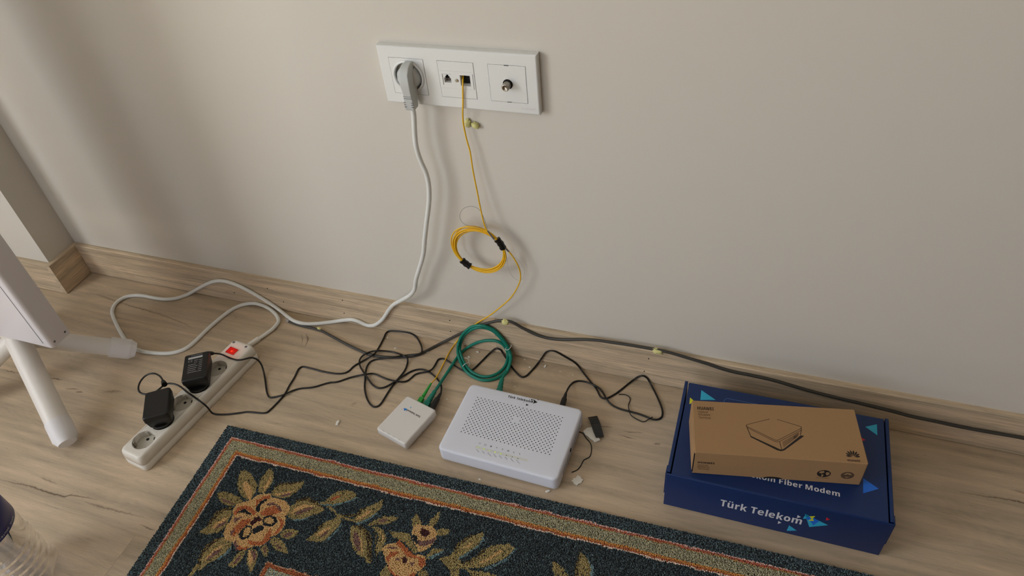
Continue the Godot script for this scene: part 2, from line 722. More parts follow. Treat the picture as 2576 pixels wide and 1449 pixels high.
func room():
	var x0 := -1.75
	var x1 := 1.35
	var z1 := 3.4
	var hgt := 2.6
	var t := 0.2
	var wy0 := 0.40          # window opening
	var wy1 := 2.00
	var wz0 := 1.08
	var wz1 := 2.28
	var wzc := (wz0 + wz1) / 2
	struct("wall_back", boxes_mesh([[Vector3((x1 - 0.965) / 2, hgt / 2, -t / 2), Vector3(x1 + 0.965, hgt, t)]]), M.wall)
	struct("wall_pier", boxes_mesh([[Vector3((x0 - 0.965) / 2, hgt / 2, 0.071 - 0.1355), Vector3(-0.965 - x0, hgt, 0.271)]]), M.wall)
	struct("wall_left", boxes_mesh([
		[Vector3(x0 - t / 2, hgt / 2, (0.071 + wz0) / 2), Vector3(t, hgt, wz0 - 0.071)],
		[Vector3(x0 - t / 2, hgt / 2, (wz1 + z1) / 2), Vector3(t, hgt, z1 - wz1)],
		[Vector3(x0 - t / 2, wy0 / 2, wzc), Vector3(t, wy0, wz1 - wz0)],
		[Vector3(x0 - t / 2, (wy1 + hgt) / 2, wzc), Vector3(t, hgt - wy1, wz1 - wz0)]]), M.wall_far)
	struct("wall_right", boxes_mesh([[Vector3(x1 + t / 2, hgt / 2, z1 / 2 - t / 2), Vector3(t, hgt, z1 + t)]]), M.wall_wood)
	var fx0 := -1.50
	var fx1 := -0.20
	var fy0 := 0.50
	var fy1 := 2.10
	struct("wall_front", boxes_mesh([
		[Vector3((x0 - t + fx0) / 2, hgt / 2, z1 + t / 2), Vector3(fx0 - x0 + t, hgt, t)],
		[Vector3((x1 + t + fx1) / 2, hgt / 2, z1 + t / 2), Vector3(x1 + t - fx1, hgt, t)],
		[Vector3((fx0 + fx1) / 2, fy0 / 2, z1 + t / 2), Vector3(fx1 - fx0, fy0, t)],
		[Vector3((fx0 + fx1) / 2, (fy1 + hgt) / 2, z1 + t / 2), Vector3(fx1 - fx0, hgt - fy1, t)]]), M.wall_far)
	struct("ceiling", boxes_mesh([[Vector3((x0 + x1) / 2, hgt + 0.1, z1 / 2), Vector3(x1 - x0 + 2 * t, 0.2, z1 + 2 * t)]]), M.ceiling)
	# window in the wall at the left
	for n in 2:
		var win = Node3D.new()
		win.name = "window_%d" % (n + 1)
		win.set_meta("kind", "structure")
		win.position = Vector3(x0 - 0.1, (wy0 + wy1) / 2, wzc) if n == 0 else Vector3((fx0 + fx1) / 2, (fy0 + fy1) / 2, z1 + 0.1)
		if n == 1:
			win.rotation.y = PI / 2
		add_child(win, true)
		var ww := wz1 - wz0 if n == 0 else fx1 - fx0
		var wh := wy1 - wy0 if n == 0 else fy1 - fy0
		obj("frame", boxes_mesh([
			[Vector3(0, 0, -ww / 2 + 0.025), Vector3(0.06, wh, 0.05)], [Vector3(0, 0, ww / 2 - 0.025), Vector3(0.06, wh, 0.05)],
			[Vector3(0, -wh / 2 + 0.025, 0), Vector3(0.06, 0.05, ww - 0.1)], [Vector3(0, wh / 2 - 0.025, 0), Vector3(0.06, 0.05, ww - 0.1)]]), M.white, win)
		obj("pane", boxes_mesh([[Vector3.ZERO, Vector3(0.004, wh - 0.1, ww - 0.1)]]), M.pane, win)

	# floor: laminate boards, each one a piece
	var fl = struct("floor", boxes_mesh([[Vector3((x0 + x1) / 2, -0.058, z1 / 2), Vector3(x1 - x0, 0.1, z1)]]), M.kraft_edge)
	var tone := Color(0.745, 0.67, 0.575)
	var k := 2048.0 / 1.38
	# boards in view: row, where the board starts, marks in its grain (millimetres in the room), how dark
	var seen := [
		[0, -1.04, 0.0, [[[-947, 69, -883, 67, -814, 76, -753, 80, -693, 85, -630, 95, -608, 102], 2.2, 0.42], [[-376, 57, -363, 70, -359, 87], 3.0, 0.42], [[-384, 60, -374, 72, -369, 84], 1.6, 0.3], [[-560, 40, -540, 52, -548, 66], 1.2, 0.15]]],
		[1, -1.845, 0.0, [[[-801, 284, -770, 281], 1.2, 0.8], [[-749, 297, -720, 291], 1.0, 0.75], [[-723, 298, -707, 294], 1.4, 0.85], [[-919, 292, -866, 290], 1.2, 0.75], [[-672, 284, -632, 272], 4.0, 0.3]]],
		[1, -0.465, 0.01, [[[210, 122, 238, 117], 1.0, 0.6], [[249, 129, 280, 130], 1.0, 0.65], [[254, 121, 270, 118, 288, 114], 1.0, 0.5], [[305, 131, 311, 130, 317, 129], 2.0, 0.6], [[-205, 188, -196, 182], 4.0, 0.22], [[-330, 262, -290, 256], 1.2, 0.2]]],
		[2, -1.10, 0.0, [[[-705, 485, -675, 483, -647, 480, -602, 481, -568, 479, -562, 474, -533, 470, -511, 468], 1.5, 0.85], [[-528, 477, -499, 477, -461, 475, -413, 472], 2.2, 0.45], [[-413, 484, -390, 486, -382, 485], 1.2, 0.6], [[-640, 462, -600, 464], 1.6, 0.4]]],
		[3, -0.406, 0.05, [[[-300, 560, -200, 566], 1.4, 0.5], [[100, 600, 260, 606], 1.6, 0.5]]]]
	var starts := [-1.04, -0.465, -1.10, -0.406]
	var looks := []
	var row0 := 0.112 - 0.193
	for e in seen:
		var cracks := []
		for l in e[3]:
			var p := []
			for i in range(0, l[0].size(), 2):
				p.append((l[0][i] * 0.001 - e[1]) * k)
				p.append((l[0][i + 1] * 0.001 - row0 - 0.193 * e[0]) * k)
			cracks.append([p, l[1], l[2]])
		var m = oak(2048, 288, 40 + looks.size() * 7, tone.darkened(e[2]), 0.8, 1.0, cracks)
		m.uv1_scale = Vector3(1.0 / 1.38, 1.0 / 0.193, 1.0)
		m.uv1_offset = Vector3(0.5, 0.5, 0.0)
		looks.append(m)
	var shared := {}
	for r in 19:
		var za := maxf(row0 + 0.193 * r, 0.0)
		var zb := minf(row0 + 0.193 * (r + 1), z1)
		if zb - za < 0.02:
			continue
		var zc: float = row0 + 0.193 * (r + 0.5)
		var start: float = starts[r] if r < 4 else -0.406 + fmod(r * 0.47, 1.38)
		for s in range(-2, 4):
			var xc: float = start + 1.38 * s + 0.69
			var xa := maxf(xc - 0.69, x0)
			var xb := minf(xc + 0.69, x1)
			if xb - xa < 0.03:
				continue
			var key := "%.3f %.3f %.3f %.3f" % [xa - xc, xb - xc, za - zc, zb - zc]
			if not shared.has(key):
				var g := 0.00006
				var ring := func(e: float, y: float) -> PackedVector3Array:
					return PackedVector3Array([Vector3(xb - xc - g - e, y, zb - zc - g - e), Vector3(xa - xc + g + e, y, zb - zc - g - e), Vector3(xa - xc + g + e, y, za - zc + g + e), Vector3(xb - xc - g - e, y, za - zc + g + e)])
				shared[key] = loft([ring.call(0.0, -0.008), ring.call(0.0, -0.00014), ring.call(0.00014, 0.0)], true, true, false)
			var look = looks[(r * 3 + s + 7) % 5]
			for q in seen.size():
				if seen[q][0] == r and absf(seen[q][1] + 0.69 - xc) < 0.01:
					look = looks[q]
			obj("plank", shared[key], look, fl, Transform3D(Basis.IDENTITY, Vector3(xc, 0, zc)))

	# skirting
	var pm = oak(2048, 128, 91, Color(0.79, 0.71, 0.605), 1.2, 0.45, [[[300, 40, 700, 43, 1100, 38], 1.0, 0.3], [[1200, 70, 1500, 75, 1900, 70], 1.0, 0.3]], 0.15, 0.13)
	pm.uv1_scale = Vector3(1.0 / 1.1, 1.0 / 0.09, 1.0)
	pm.roughness = 0.5
	var prof := [Vector2(0.0, 0.0009), Vector2(SKIRT_T - 0.0012, 0.0009), Vector2(SKIRT_T, 0.0013), Vector2(SKIRT_T, SKIRT - 0.0016), Vector2(SKIRT_T - 0.0005, SKIRT - 0.0005), Vector2(SKIRT_T - 0.0016, SKIRT), Vector2(0.0, SKIRT)]
	var bb = struct("baseboard_back", moulding(prof, -0.9547, x1), pm)
	struct("baseboard_return", moulding(prof, -0.0810, -0.0003), pm, Transform3D(Basis(Vector3.UP, PI / 2), Vector3(-0.965, 0, 0)))
	struct("baseboard_pier", moulding(prof, x0, -0.9651), pm, Transform3D(Basis.IDENTITY, Vector3(0, 0, 0.071)))
	var nm := CylinderMesh.new()
	nm.top_radius = 0.0011
	nm.bottom_radius = 0.0011
	nm.height = 0.0012
	nm.radial_segments = 8
	nm.rings = 1
	for p in [Vector2(-474, 56), Vector2(-447, 26), Vector2(-304, 62), Vector2(-310, 27), Vector2(272, 59), Vector2(266, 26), Vector2(-565, 25), Vector2(-84, 62), Vector2(-87, 33)]:
		obj("nail_head", nm, M.nail, bb, Transform3D(Basis(Vector3(1, 0, 0), PI / 2), Vector3(p.x * 0.001, p.y * 0.001, SKIRT_T)))


# ---------- cartons ----------
func boxes():
	var w := 0.2875
	var d := 0.1728
	var h := 0.0787
	var b = thing("modem_carton", "large dark blue printed carton lying on the floor beneath the brown carton", "box", Vector3(0.48173, 0, 0.14431), deg_to_rad(0.41))
	var wt := 0.0048
	for s in [-1, 1]:
		obj("side_wall", bevel_box(wt, h, d - 0.004, 0.0009), M.blue, b, Transform3D(Basis.IDENTITY, Vector3(s * (w / 2 - wt / 2), 0, -0.002)))
	obj("back_wall", bevel_box(w - 2 * wt - 0.002, h - 0.003, 0.002, 0.0004), M.blue, b, Transform3D(Basis.IDENTITY, Vector3(0, 0, -d / 2 + 0.002)))
	var lid = obj("lid", bevel_box(w - 2 * wt - 0.0036, 0.0026, d - 0.003, 0.0008), M.blue, b, Transform3D(Basis.IDENTITY, Vector3(0, h - 0.0026, 0.0005)))
	obj("front_flap", bevel_box(w, h - 0.0012, 0.0024, 0.0009), M.blue, b, Transform3D(Basis.IDENTITY, Vector3(0, 0, d / 2 - 0.0012)))
	for s in [-1, 1]:
		obj("corner_tab", bevel_box(0.0016, h * 0.62, 0.014, 0.0004), M.blue, b, Transform3D(Basis.IDENTITY, Vector3(s * (w / 2 + 0.0006), h * 0.36, d / 2 - 0.008)))
	var up := face_up(h)
	for e in [[[-117.6, 73.5, -94.6, 59.7, -116.5, 54.0], M.cyan], [[-132, 55, -124, 49, -131, 42], M.yellow], [[112.3, 63.5, 127.7, 72.1, 127.7, 52.4], M.cyan], [[105, 44, 112.1, 39.8, 105, 35], M.red_print], [[107.9, -25.2, 126.6, -36.8, 107.5, -49.1], M.azure]]:
		marks("printed_triangle", b, up, [e])
	var outline := []
	stroke(outline, M.line_blue, [-82.2, 20, -82.2, 62, -81.4, 65, -79, 66.8, -20, 66.8, 40, 66.8, 66, 66.8, 69, 65, 70, 62, 70, 20], 0.6)
	marks("printed_outline", b, up, outline)
	text(b, up, "Türk Telekom Fiber Modem", -82.0, -62.4, 161.0, 7.6, M.print_white, true)
	var fr := face_front(d / 2)
	text(b, fr, "Türk Telekom", -67.0, 30.6, 107.0, 15.5, M.print_white, true)
	marks("printed_emblem", b, fr, [
		[[40.2, 58.0, 71.5, 43.9, 50.7, 29.4], M.cyan], [[39.8, 45.4, 41.5, 58.0, 52.0, 50.5], M.cyan],
		[[43.0, 50.0, 47.0, 54.0, 50.5, 50.5, 46.0, 45.0], M.azure], [[46.5, 54.5, 53.0, 58.0, 51.0, 51.5, 53.5, 46.5, 47.0, 44.0, 50.0, 49.5], M.yellow], [[52.5, 53.0, 60.0, 48.5, 54.5, 35.5, 49.5, 44.0], M.azure],
		[[32.2, 51.3, 36.7, 48.2, 32.6, 44.0], M.print_white], [[11.6, 26.2, 15.9, 23.6, 11.8, 19.0], M.print_white], [[26.2, 21.9, 37.4, 13.4, 25.4, 6.9], M.cyan], [[66.2, 61.3, 71.3, 58.2, 66.9, 54.0], M.red_print]])

	var kw := 0.21836
	var kd := 0.08843
	var kh := 0.0485
	var c = thing("terminal_carton", "long brown kraft carton with printed line drawing lying askew on the blue carton", "box", Vector3(0.47026, h + 0.0003, 0.15812), deg_to_rad(10.78))
	obj("carton_body", slab(kw - 0.001, kd, 0.0, kh, 0.0012, 0.0009, 0.0009, 0.0, 2), M.kraft, c)
	obj("end_flap", bevel_box(0.0012, kh - 0.004, kd - 0.006, 0.0004), M.kraft, c, Transform3D(Basis.IDENTITY, Vector3(-kw / 2 + 0.0002, 0.002, -0.001)))
	obj("flap_gap", bevel_box(0.0012, kh - 0.006, 0.0014, 0.0003), M.dark, c, Transform3D(Basis.IDENTITY, Vector3(-kw / 2 + 0.0006, 0.003, kd / 2 - 0.0006)))
	var ku := face_up(kh)
	text(c, ku, "HUAWEI", -102.0, 27.9, 22.3, 5.4, M.ink_brown, true)
	text(c, ku, "Optical", -101.6, 22.4, 13.5, 3.9, M.ink_fade, false)
	text(c, ku, "Network", -101.3, 17.6, 16.2, 3.9, M.ink_fade, false)
	text(c, ku, "Terminal", -101.1, 12.4, 16.2, 3.9, M.ink_fade, false)
	var ds := []
	var ik = M.ink_brown
	stroke(ds, ik, [-6.0, 19.0, -37.0, 7.0, -38.4, 5.4, -37.0, 3.8, -4.0, -15.4, -1.2, -16.3, 1.6, -15.4, 33.0, 6.0, 34.2, 8.0, 33.0, 9.4, 4.0, 19.0], 0.55)
	stroke(ds, ik, [-38.4, 5.4, -37.6, 2.6, -36.2, 1.2, -4.0, -18.0, -1.0, -19.0, 2.2, -18.0, 33.0, 3.2, 34.2, 8.0], 0.55)
	stroke(ds, ik, [-37.4, 2.4, -33.9, -12.1], 0.9)
	stroke(ds, ik, [2.6, -18.4, 3.6, -29.4], 0.7)
	stroke(ds, ik, [33.6, 4.0, 30.8, -4.4], 0.8)
	ds.append([[-33.9, -11.6, -4.0, -27.4, 0.6, -30.0, 3.4, -30.4, 6.4, -29.2, 31.3, -5.4, 35.6, -6.2, 7.0, -31.6, 2.6, -33.4, -2.2, -32.2, -34.4, -13.4], ik])
	for i in 7:
		stroke(ds, M.ink_fade, [6.0 + i * 0.1, -18.6 - i * 1.35, 29.5 - i * 0.25, -1.0 - i * 0.9], 0.35)
	ds.append([[22.0, -8.0, 26.0, -5.4, 25.2, -9.6, 21.4, -12.2], ik])
	marks("printed_drawing", c, ku, ds)
	var pet := []
	for i in 8:         # petals of the emblem, fanned out above its foot
		var a := deg_to_rad(14.0 + i * 21.7)
		var dir := Vector2(cos(a), sin(a))
		var sd := Vector2(-dir.y, dir.x)
		var o := Vector2(92.0, -35.4) + dir * 1.6
		var ln := 7.4 if i in [0, 7] else (8.8 if i in [1, 6] else 9.6)
		var poly := []
		for j in 9:
			var q := float(j) / 8
			var p := o + dir * ln * q + sd * 1.12 * sin(PI * pow(q, 1.5))
			poly.append_array([p.x, p.y])
		for j in range(7, 0, -1):
			var q := float(j) / 8
			var p := o + dir * ln * q - sd * 1.12 * sin(PI * pow(q, 1.5))
			poly.append_array([p.x, p.y])
		pet.append([poly, ik])
	marks("printed_emblem", c, ku, pet)
	text(c, ku, "HUAWEI", 83.6, -42.0, 15.8, 2.9, ik, true)
	var kf := face_front(kd / 2)
	text(c, kf, "HUAWEI", -103.0, 24.4, 22.0, 4.0, ik, true)
	text(c, kf, "Optical", -102.6, 19.0, 12.5, 3.2, M.ink_fade, false)
	text(c, kf, "Network", -102.3, 14.6, 15.0, 3.2, M.ink_fade, false)
	text(c, kf, "Terminal", -102.1, 10.2, 15.0, 3.2, M.ink_fade, false)
	var ic := []
	ic.append([disc(59.6, 20.5, 8.6, 22, 8.0), ik])
	ic.append([disc(89.0, 20.3, 8.2, 22, 7.8), M.ink_fade])
	marks("printed_icons", c, kf, ic)
	var land := [[[54.0, 25.0, 58.0, 27.0, 60.0, 24.0, 57.0, 21.0, 53.5, 21.5], M.kraft], [[57.0, 19.0, 60.0, 18.0, 59.0, 13.5, 57.5, 14.0], M.kraft], [[62.0, 24.5, 66.0, 24.0, 66.8, 20.0, 64.0, 17.0, 62.0, 20.0], M.kraft],
		[[84.0, 22.0, 87.0, 25.6, 91.0, 25.6, 94.0, 22.0, 91.5, 21.5, 89.0, 23.5, 86.5, 21.5], M.kraft], [[85.5, 18.0, 89.0, 14.5, 92.5, 18.0, 89.0, 16.8], M.kraft]]
	marks("printed_icons", c, kf.translated_local(Vector3(0, 0, 0.00015)), land)
	marks("printed_line", c, kf, [[[51.5, 10.6, 68.0, 10.6, 68.0, 10.0, 51.5, 10.0], M.ink_fade]])
	# half round finger notch in the lower edge of the long side
	var nt := []
	for i in 9:
		nt.append_array([-2.0 + 13.0 * cos(PI * i / 8), 0.4 + 4.4 * sin(PI * i / 8)])
	marks("finger_notch", c, kf, [[nt, M.dark]])


# ---------- router ----------
func router():
	var w := 0.19675
	var d := 0.13765
	var h := 0.0315
	var r = thing("router", "white square router with a dotted vent field and lit status lights on the wood floor", "router", Vector3(0.08977, 0, 0.18435), deg_to_rad(-1.34))
	var rings := []
	for e in [[0.0045, 0.0022], [0.0025, 0.0030], [0.0010, 0.0046], [0.0004, 0.0060], [0.0002, 0.0120], [0.0, 0.0270], [0.0003, 0.0288], [0.0011, 0.0302], [0.0024, 0.0311], [0.0045, 0.03147], [0.02, 0.0315]]:
		rings.append(ring_at(rrect(w - 2 * e[0], d - 2 * e[0], maxf(0.0095 - e[0], 0.003), 7), e[1]))
	obj("housing", loft(rings), M.white_router, r)
	for x in [-1, 1]:
		for z in [-1, 1]:
			obj("rubber_foot", lathe([Vector2(0.005, 0.0), Vector2(0.0052, 0.0008), Vector2(0.005, 0.003)], 14), M.black, r, Transform3D(Basis.IDENTITY, Vector3(x * (w / 2 - 0.018), 0, z * (d / 2 - 0.018))))
	# staggered vent holes
	var st := SurfaceTool.new()
	st.begin(Mesh.PRIMITIVE_TRIANGLES)
	for row in 21:
		var n := 23 if row % 2 == 0 else 22
		for i in n:
			var u := (i + (0.0 if row % 2 == 0 else 0.5)) / 22.0
			var v := row / 20.0
			var x := lerpf(lerpf(-75.4, 71.2, u), lerpf(-74.0, 73.0, u), v)
			var y := lerpf(43.2, -28.6, v)
			if absf(u - 0.52) < 0.028 and absf(v - 0.36) < 0.075:
				continue
			film(st, disc(x, y, 0.92, 8), 0.00008)
	st.generate_normals()
	var holes = obj("vent_holes", st.commit(), M.dark, r, face_up(h))
	holes.set_meta("kind", "stuff")
	var up := face_up(h)
	text(r, up, "Türk Telekom", -27.6, 57.3, 39.8, 4.3, M.ink, true)
	marks("printed_emblem", r, up, [[[10.9, 65.2, 15.0, 63.4, 12.0, 61.6], M.ink], [[14.6, 65.4, 23.2, 61.0, 16.4, 56.4, 17.2, 60.0, 19.4, 61.6, 16.0, 62.6], M.ink],
		[[12.6, 61.0, 15.0, 61.8, 15.6, 58.6, 13.6, 57.6], M.ink], [[6.4, 53.4, 11.2, 51.6, 7.2, 49.2], M.ink], [disc(22.3, 66.2, 0.75), M.ink], [disc(9.0, 62.4, 0.7), M.ink], [disc(1.6, 54.4, 0.5), M.ink]])
	# light strip with eight status lights, symbols behind and names before them
	var bar := []
	for i in 9:
		bar.append_array([-40.0 - 1.9 * sin(PI * i / 8), -48.6 + 1.9 * cos(PI * i / 8)])
	for i in 9:
		bar.append_array([43.0 + 1.9 * sin(PI * i / 8), -48.6 - 1.9 * cos(PI * i / 8)])
	marks("light_strip", r, up, [[bar, M.light_bar]], 0.00005)
	var lit := [0.35, 0.75, 0.35, 0.95, 1.0, 0.0, 0.0, 0.0]
	for i in 8:
		var x := lerpf(-36.5, 29.4, i / 7.0)
		var y := lerpf(-48.6, -49.6, i / 7.0)
		if lit[i] > 0.0:
			obj("status_light", lathe([Vector2(0.0006 + 0.0004 * lit[i], 0.0), Vector2(0.0005 + 0.0003 * lit[i], 0.0003)], 10), M.led, r, Transform3D(Basis.IDENTITY, Vector3(x * 0.001, h + 0.00005, -y * 0.001)))
		else:
			obj("status_light", lathe([Vector2(0.0007, 0.0), Vector2(0.0006, 0.0002)], 10), M.dark, r, Transform3D(Basis.IDENTITY, Vector3(x * 0.001, h + 0.00005, -y * 0.001)))
	var names := ["Power", "ADSL", "Internet", "2.4GHz", "5GHz", "WPS", "Phone 1", "Phone 2"]
	for i in 8:
		var x := lerpf(-38.0, 27.6, i / 7.0)
		text(r, up, names[i], x, -53.4, 6.6 + 0.55 * (names[i].length() - 4), 1.55, M.ink_grey, false, deg_to_rad(-33))
	var sy := []
	for i in 8:
		var x := lerpf(-37.2, 29.2, i / 7.0)
		var y := -40.8
		var g = M.ink_grey
		if i == 0:
			for k in 8:
				var a := deg_to_rad(115 + k * 39.0)
				var b := deg_to_rad(115 + (k + 1) * 39.0)
				stroke(sy, g, [x + cos(a) * 1.1, y + sin(a) * 1.1, x + cos(b) * 1.1, y + sin(b) * 1.1], 0.3)
			stroke(sy, g, [x, y + 1.4, x, y + 0.2], 0.3)
		elif i == 1:
			stroke(sy, g, [x - 1.5, y - 0.8, x - 1.5, y + 1.2, x + 1.5, y + 1.2, x + 1.5, y - 0.8, x - 1.5, y - 0.8], 0.3)
			stroke(sy, g, [x - 0.7, y - 1.5, x + 0.7, y - 1.5], 0.3)
		elif i == 2:
			sy.append([disc(x, y, 1.35), g])
		elif i in [3, 4]:
			for k in 3:
				var rr := 0.5 + 0.6 * k
				stroke(sy, g, [x - rr * 0.7, y - 0.9 + rr * 0.7, x, y - 0.9 + rr, x + rr * 0.7, y - 0.9 + rr * 0.7], 0.28)
		elif i == 5:
			for k in 8:
				var a := TAU * k / 8
				var b := TAU * (k + 1) / 8
				stroke(sy, g, [x + cos(a) * 1.3, y + sin(a) * 0.9, x + cos(b) * 1.3, y + sin(b) * 0.9], 0.45)
			stroke(sy, g, [x + 0.9, y + 1.4, x - 0.9, y - 1.4], 0.4)
		else:
			stroke(sy, g, [x - 0.7, y + 1.3, x - 0.8, y + 0.2, x - 0.1, y - 0.8, x + 1.0, y - 1.2], 0.55)
	marks("status_symbols", r, up, sy)
	# sockets and openings on the sides
	for i in 22:
		obj("side_slot", bevel_box(0.0006, 0.010, 0.0016, 0.0002), M.ink_grey, r, Transform3D(Basis.IDENTITY, Vector3(w / 2 - 0.0003, 0.010, -0.045 + i * 0.0042)))
	var port := lathe([Vector2(0.0035, 0.0), Vector2(0.0033, 0.0006), Vector2(0.0024, 0.0007), Vector2(0.002, -0.001)], 16)
	obj("side_button", port, M.dark, r, Transform3D(Basis(Vector3(0, 0, 1), -PI / 2), Vector3(w / 2 - 0.0001, 0.020, 0.004)))
	obj("network_port", bevel_box(0.0135, 0.0125, 0.0016, 0.0004), M.dark, r, Transform3D(Basis.IDENTITY, Vector3(-0.0504, 0.0065, -d / 2 + 0.0002)))
	obj("network_port", bevel_box(0.0135, 0.0125, 0.0016, 0.0004), M.dark, r, Transform3D(Basis.IDENTITY, Vector3(-0.0334, 0.0065, -d / 2 + 0.0002)))
	obj("power_port", bevel_box(0.010, 0.011, 0.0016, 0.0004), M.dark, r, Transform3D(Basis.IDENTITY, Vector3(0.0597, 0.007, -d / 2 + 0.0002)))


# ---------- small white fibre box ----------
func fibre_box():
	var w := 0.0622
	var d := 0.07925
	var h := 0.02294
	var o = thing("network_terminal", "small white box with blue emblem and faint lamp names, beside the router", "terminal", Vector3(-0.08584, 0, 0.20617), deg_to_rad(-15.04))
	var rings := []
	for e in [[0.0052, 0.0004], [0.0042, 0.0012], [0.0012, 0.0082], [0.0006, 0.0098]]:
		rings.append(ring_at(rrect(w - 2 * e[0], d - 2 * e[0], 0.0035, 5), e[1]))
	obj("base_shell", loft(rings), M.white_box, o)
	rings = []
	for e in [[0.0006, 0.0098], [0.0, 0.0104], [0.0, 0.0208], [0.0003, 0.0218], [0.001, 0.0226], [0.0022, 0.02294]]:
		rings.append(ring_at(rrect(w - 2 * e[0], d - 2 * e[0], 0.0038, 6), e[1]))
	obj("cover", loft(rings), M.white_box, o)
	var up := face_up(h)
	text(o, up, "Türk Telekom", 17.6, 16.6, 29.0, 3.3, M.ink, true, PI)
	marks("printed_emblem", o, up, [[[-12.0, 16.2, -19.0, 15.2, -13.8, 11.4, -13.0, 13.6, -11.4, 13.8], M.azure], [[-12.4, 14.4, -16.4, 15.4, -14.0, 17.6], M.cyan], [[-8.6, 21.0, -11.0, 22.6, -8.2, 23.6], M.cyan], [disc(-19.9, 12.4, 0.5), M.red_print], [disc(-10.4, 12.6, 0.5), M.ink], [disc(-7.4, 19.6, 0.4), M.ink]])
	var nm := ["Power", "PON", "LOS", "LAN"]
	for i in 4:
		text(o, up, nm[i], [-20.0, -7.6, 3.4, 15.2][i], -38.2, [5.6, 4.0, 3.4, 3.2][i], 1.2, M.ink_grey, false)
	for p in [[-0.0100, 0.009], [0.0037, 0.0125], [0.0166, 0.010]]:
		obj("port", bevel_box(p[1], 0.0105, 0.0014, 0.0003), M.dark, o, Transform3D(Basis.IDENTITY, Vector3(p[0], 0.0058, -d / 2 + 0.0003)))


# ---------- outlet plate on the wall ----------
func outlet():
	var fw := 0.2241
	var fh := 0.0825
	var cy := 0.52824
	var zf := 0.0110
	var p = thing("outlet_plate", "white three-gang wall plate with mains, phone and aerial outlets", "wall outlet", Vector3(0, cy, 0))
	# local frame: x right, y up, z out of the wall
	var holes := []
	for k in 3:
		var x := (k - 1) * 0.071
		holes.append([x - 0.0258, -0.0258, x + 0.0258, 0.0258])
	obj("cover_frame", plate(fw, fh, 0.0002, zf, 0.0022, holes), M.socket_white, p)
	obj("back_box", boxes_mesh([[Vector3(0, 0, 0.0012), Vector3(fw - 0.012, fh - 0.012, 0.0016)]]), M.dark, p)
	# mains insert with round well
	obj("mains_insert", round_plate(0.0508, 0.003, zf + 0.0004, 0.0005, 0.0196), M.socket_white, p, Transform3D(Basis.IDENTITY, Vector3(-0.071, 0, 0)))
	obj("raised_ring", turned(ring_lathe([Vector2(0.0196, 0.004), Vector2(0.0196, 0.0118), Vector2(0.0201, 0.0133), Vector2(0.0212, 0.0138), Vector2(0.0226, 0.0132), Vector2(0.0234, 0.0116)], 48)), M.socket_white, p, Transform3D(Basis.IDENTITY, Vector3(-0.071, 0, 0)))
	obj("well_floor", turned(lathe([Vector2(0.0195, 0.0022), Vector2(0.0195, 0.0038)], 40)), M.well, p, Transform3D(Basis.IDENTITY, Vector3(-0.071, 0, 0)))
	# data insert: phone jack, screw, open hole
	obj("data_insert", plate(0.0508, 0.0508, 0.003, zf + 0.0004, 0.0005, [[0.0047, -0.0074, 0.0189, 0.0074], [-0.0183, -0.0043, -0.0085, 0.0025], [-0.0166, 0.0025, -0.0102, 0.0048], [-0.0151, 0.0048, -0.0117, 0.0069]]), M.socket_white, p)
	obj("jack_inside", boxes_mesh([[Vector3(-0.0134, 0.0015, 0.0032), Vector3(0.0100, 0.0118, 0.0010)]]), mat(Color(0.66, 0.54, 0.47), 0.6), p)
	for i in 4:
		obj("jack_contact", tube(PackedVector3Array([Vector3(-0.0155 + i * 0.0014, -0.0036, 0.0055), Vector3(-0.0155 + i * 0.0014, 0.0022, 0.0085)]), 0.0003, 6), M.metal, p)
	obj("jack_surround", boxes_mesh([[Vector3(-0.0207, 0.0, zf + 0.0009), Vector3(0.0006, 0.0155, 0.0008)], [Vector3(-0.0146, 0.0078, zf + 0.0009), Vector3(0.0126, 0.0006, 0.0008)]]), M.socket_white, p)
	obj("hole_dark", boxes_mesh([[Vector3(0.0118, 0.0, 0.0028), Vector3(0.0150, 0.0155, 0.0008)]]), M.dark, p)
	obj("edge_groove", boxes_mesh([[Vector3(0.0231, -0.0008, zf + 0.00062), Vector3(0.0005, 0.0215, 0.0001)]]), M.ink_grey, p)
	for s in [-1, 1]:
		obj("shutter_rail", boxes_mesh([[Vector3(0.0, s * 0.0122, zf + 0.0005), Vector3(0.045, 0.0006, 0.0004)]]), M.socket_white, p)
	var sc = obj("screw", turned(lathe([Vector2(0.0024, 0.0), Vector2(0.0024, 0.0006), Vector2(0.0016, 0.0011)], 16)), M.metal, p, Transform3D(Basis.IDENTITY, Vector3(-0.0006, -0.0005, zf + 0.0005)))
	obj("screw_slot", boxes_mesh([[Vector3(0, 0, 0.0011), Vector3(0.0030, 0.0006, 0.0003)], [Vector3(0, 0, 0.0011), Vector3(0.0006, 0.0030, 0.0003)]]), M.dark, sc)
	# aerial insert: two little catches and a threaded connector
	var cplate = obj("aerial_insert", plate(0.0508, 0.0508, 0.003, zf + 0.0004, 0.0005, []), M.socket_white, p, Transform3D(Basis.IDENTITY, Vector3(0.071, 0, 0)))
	for s in [-1, 1]:
		obj("catch", boxes_mesh([[Vector3(0.0, s * 0.0252, zf + 0.0003), Vector3(0.0062, 0.0009, 0.0009)]]), M.ink_grey, cplate)
	obj("connector_hole", turned(lathe([Vector2(0.0068, zf + 0.0005), Vector2(0.0068, zf + 0.0007)], 24)), M.dark, cplate)
	var nose := [Vector2(0.0, zf)]
	for i in 13:
		nose.append(Vector2(0.0052 if i % 2 == 0 else 0.0047, zf + 0.0009 * i))
	nose.append(Vector2(0.0042, zf + 0.0118))
	nose.append(Vector2(0.0034, zf + 0.0118))
	nose.append(Vector2(0.0033, zf + 0.0106))
	nose.append(Vector2(0.0010, zf + 0.0106))
	nose.append(Vector2(0.0008, zf + 0.0104))
	obj("threaded_connector", turned(lathe(nose, 28)), M.metal, cplate)
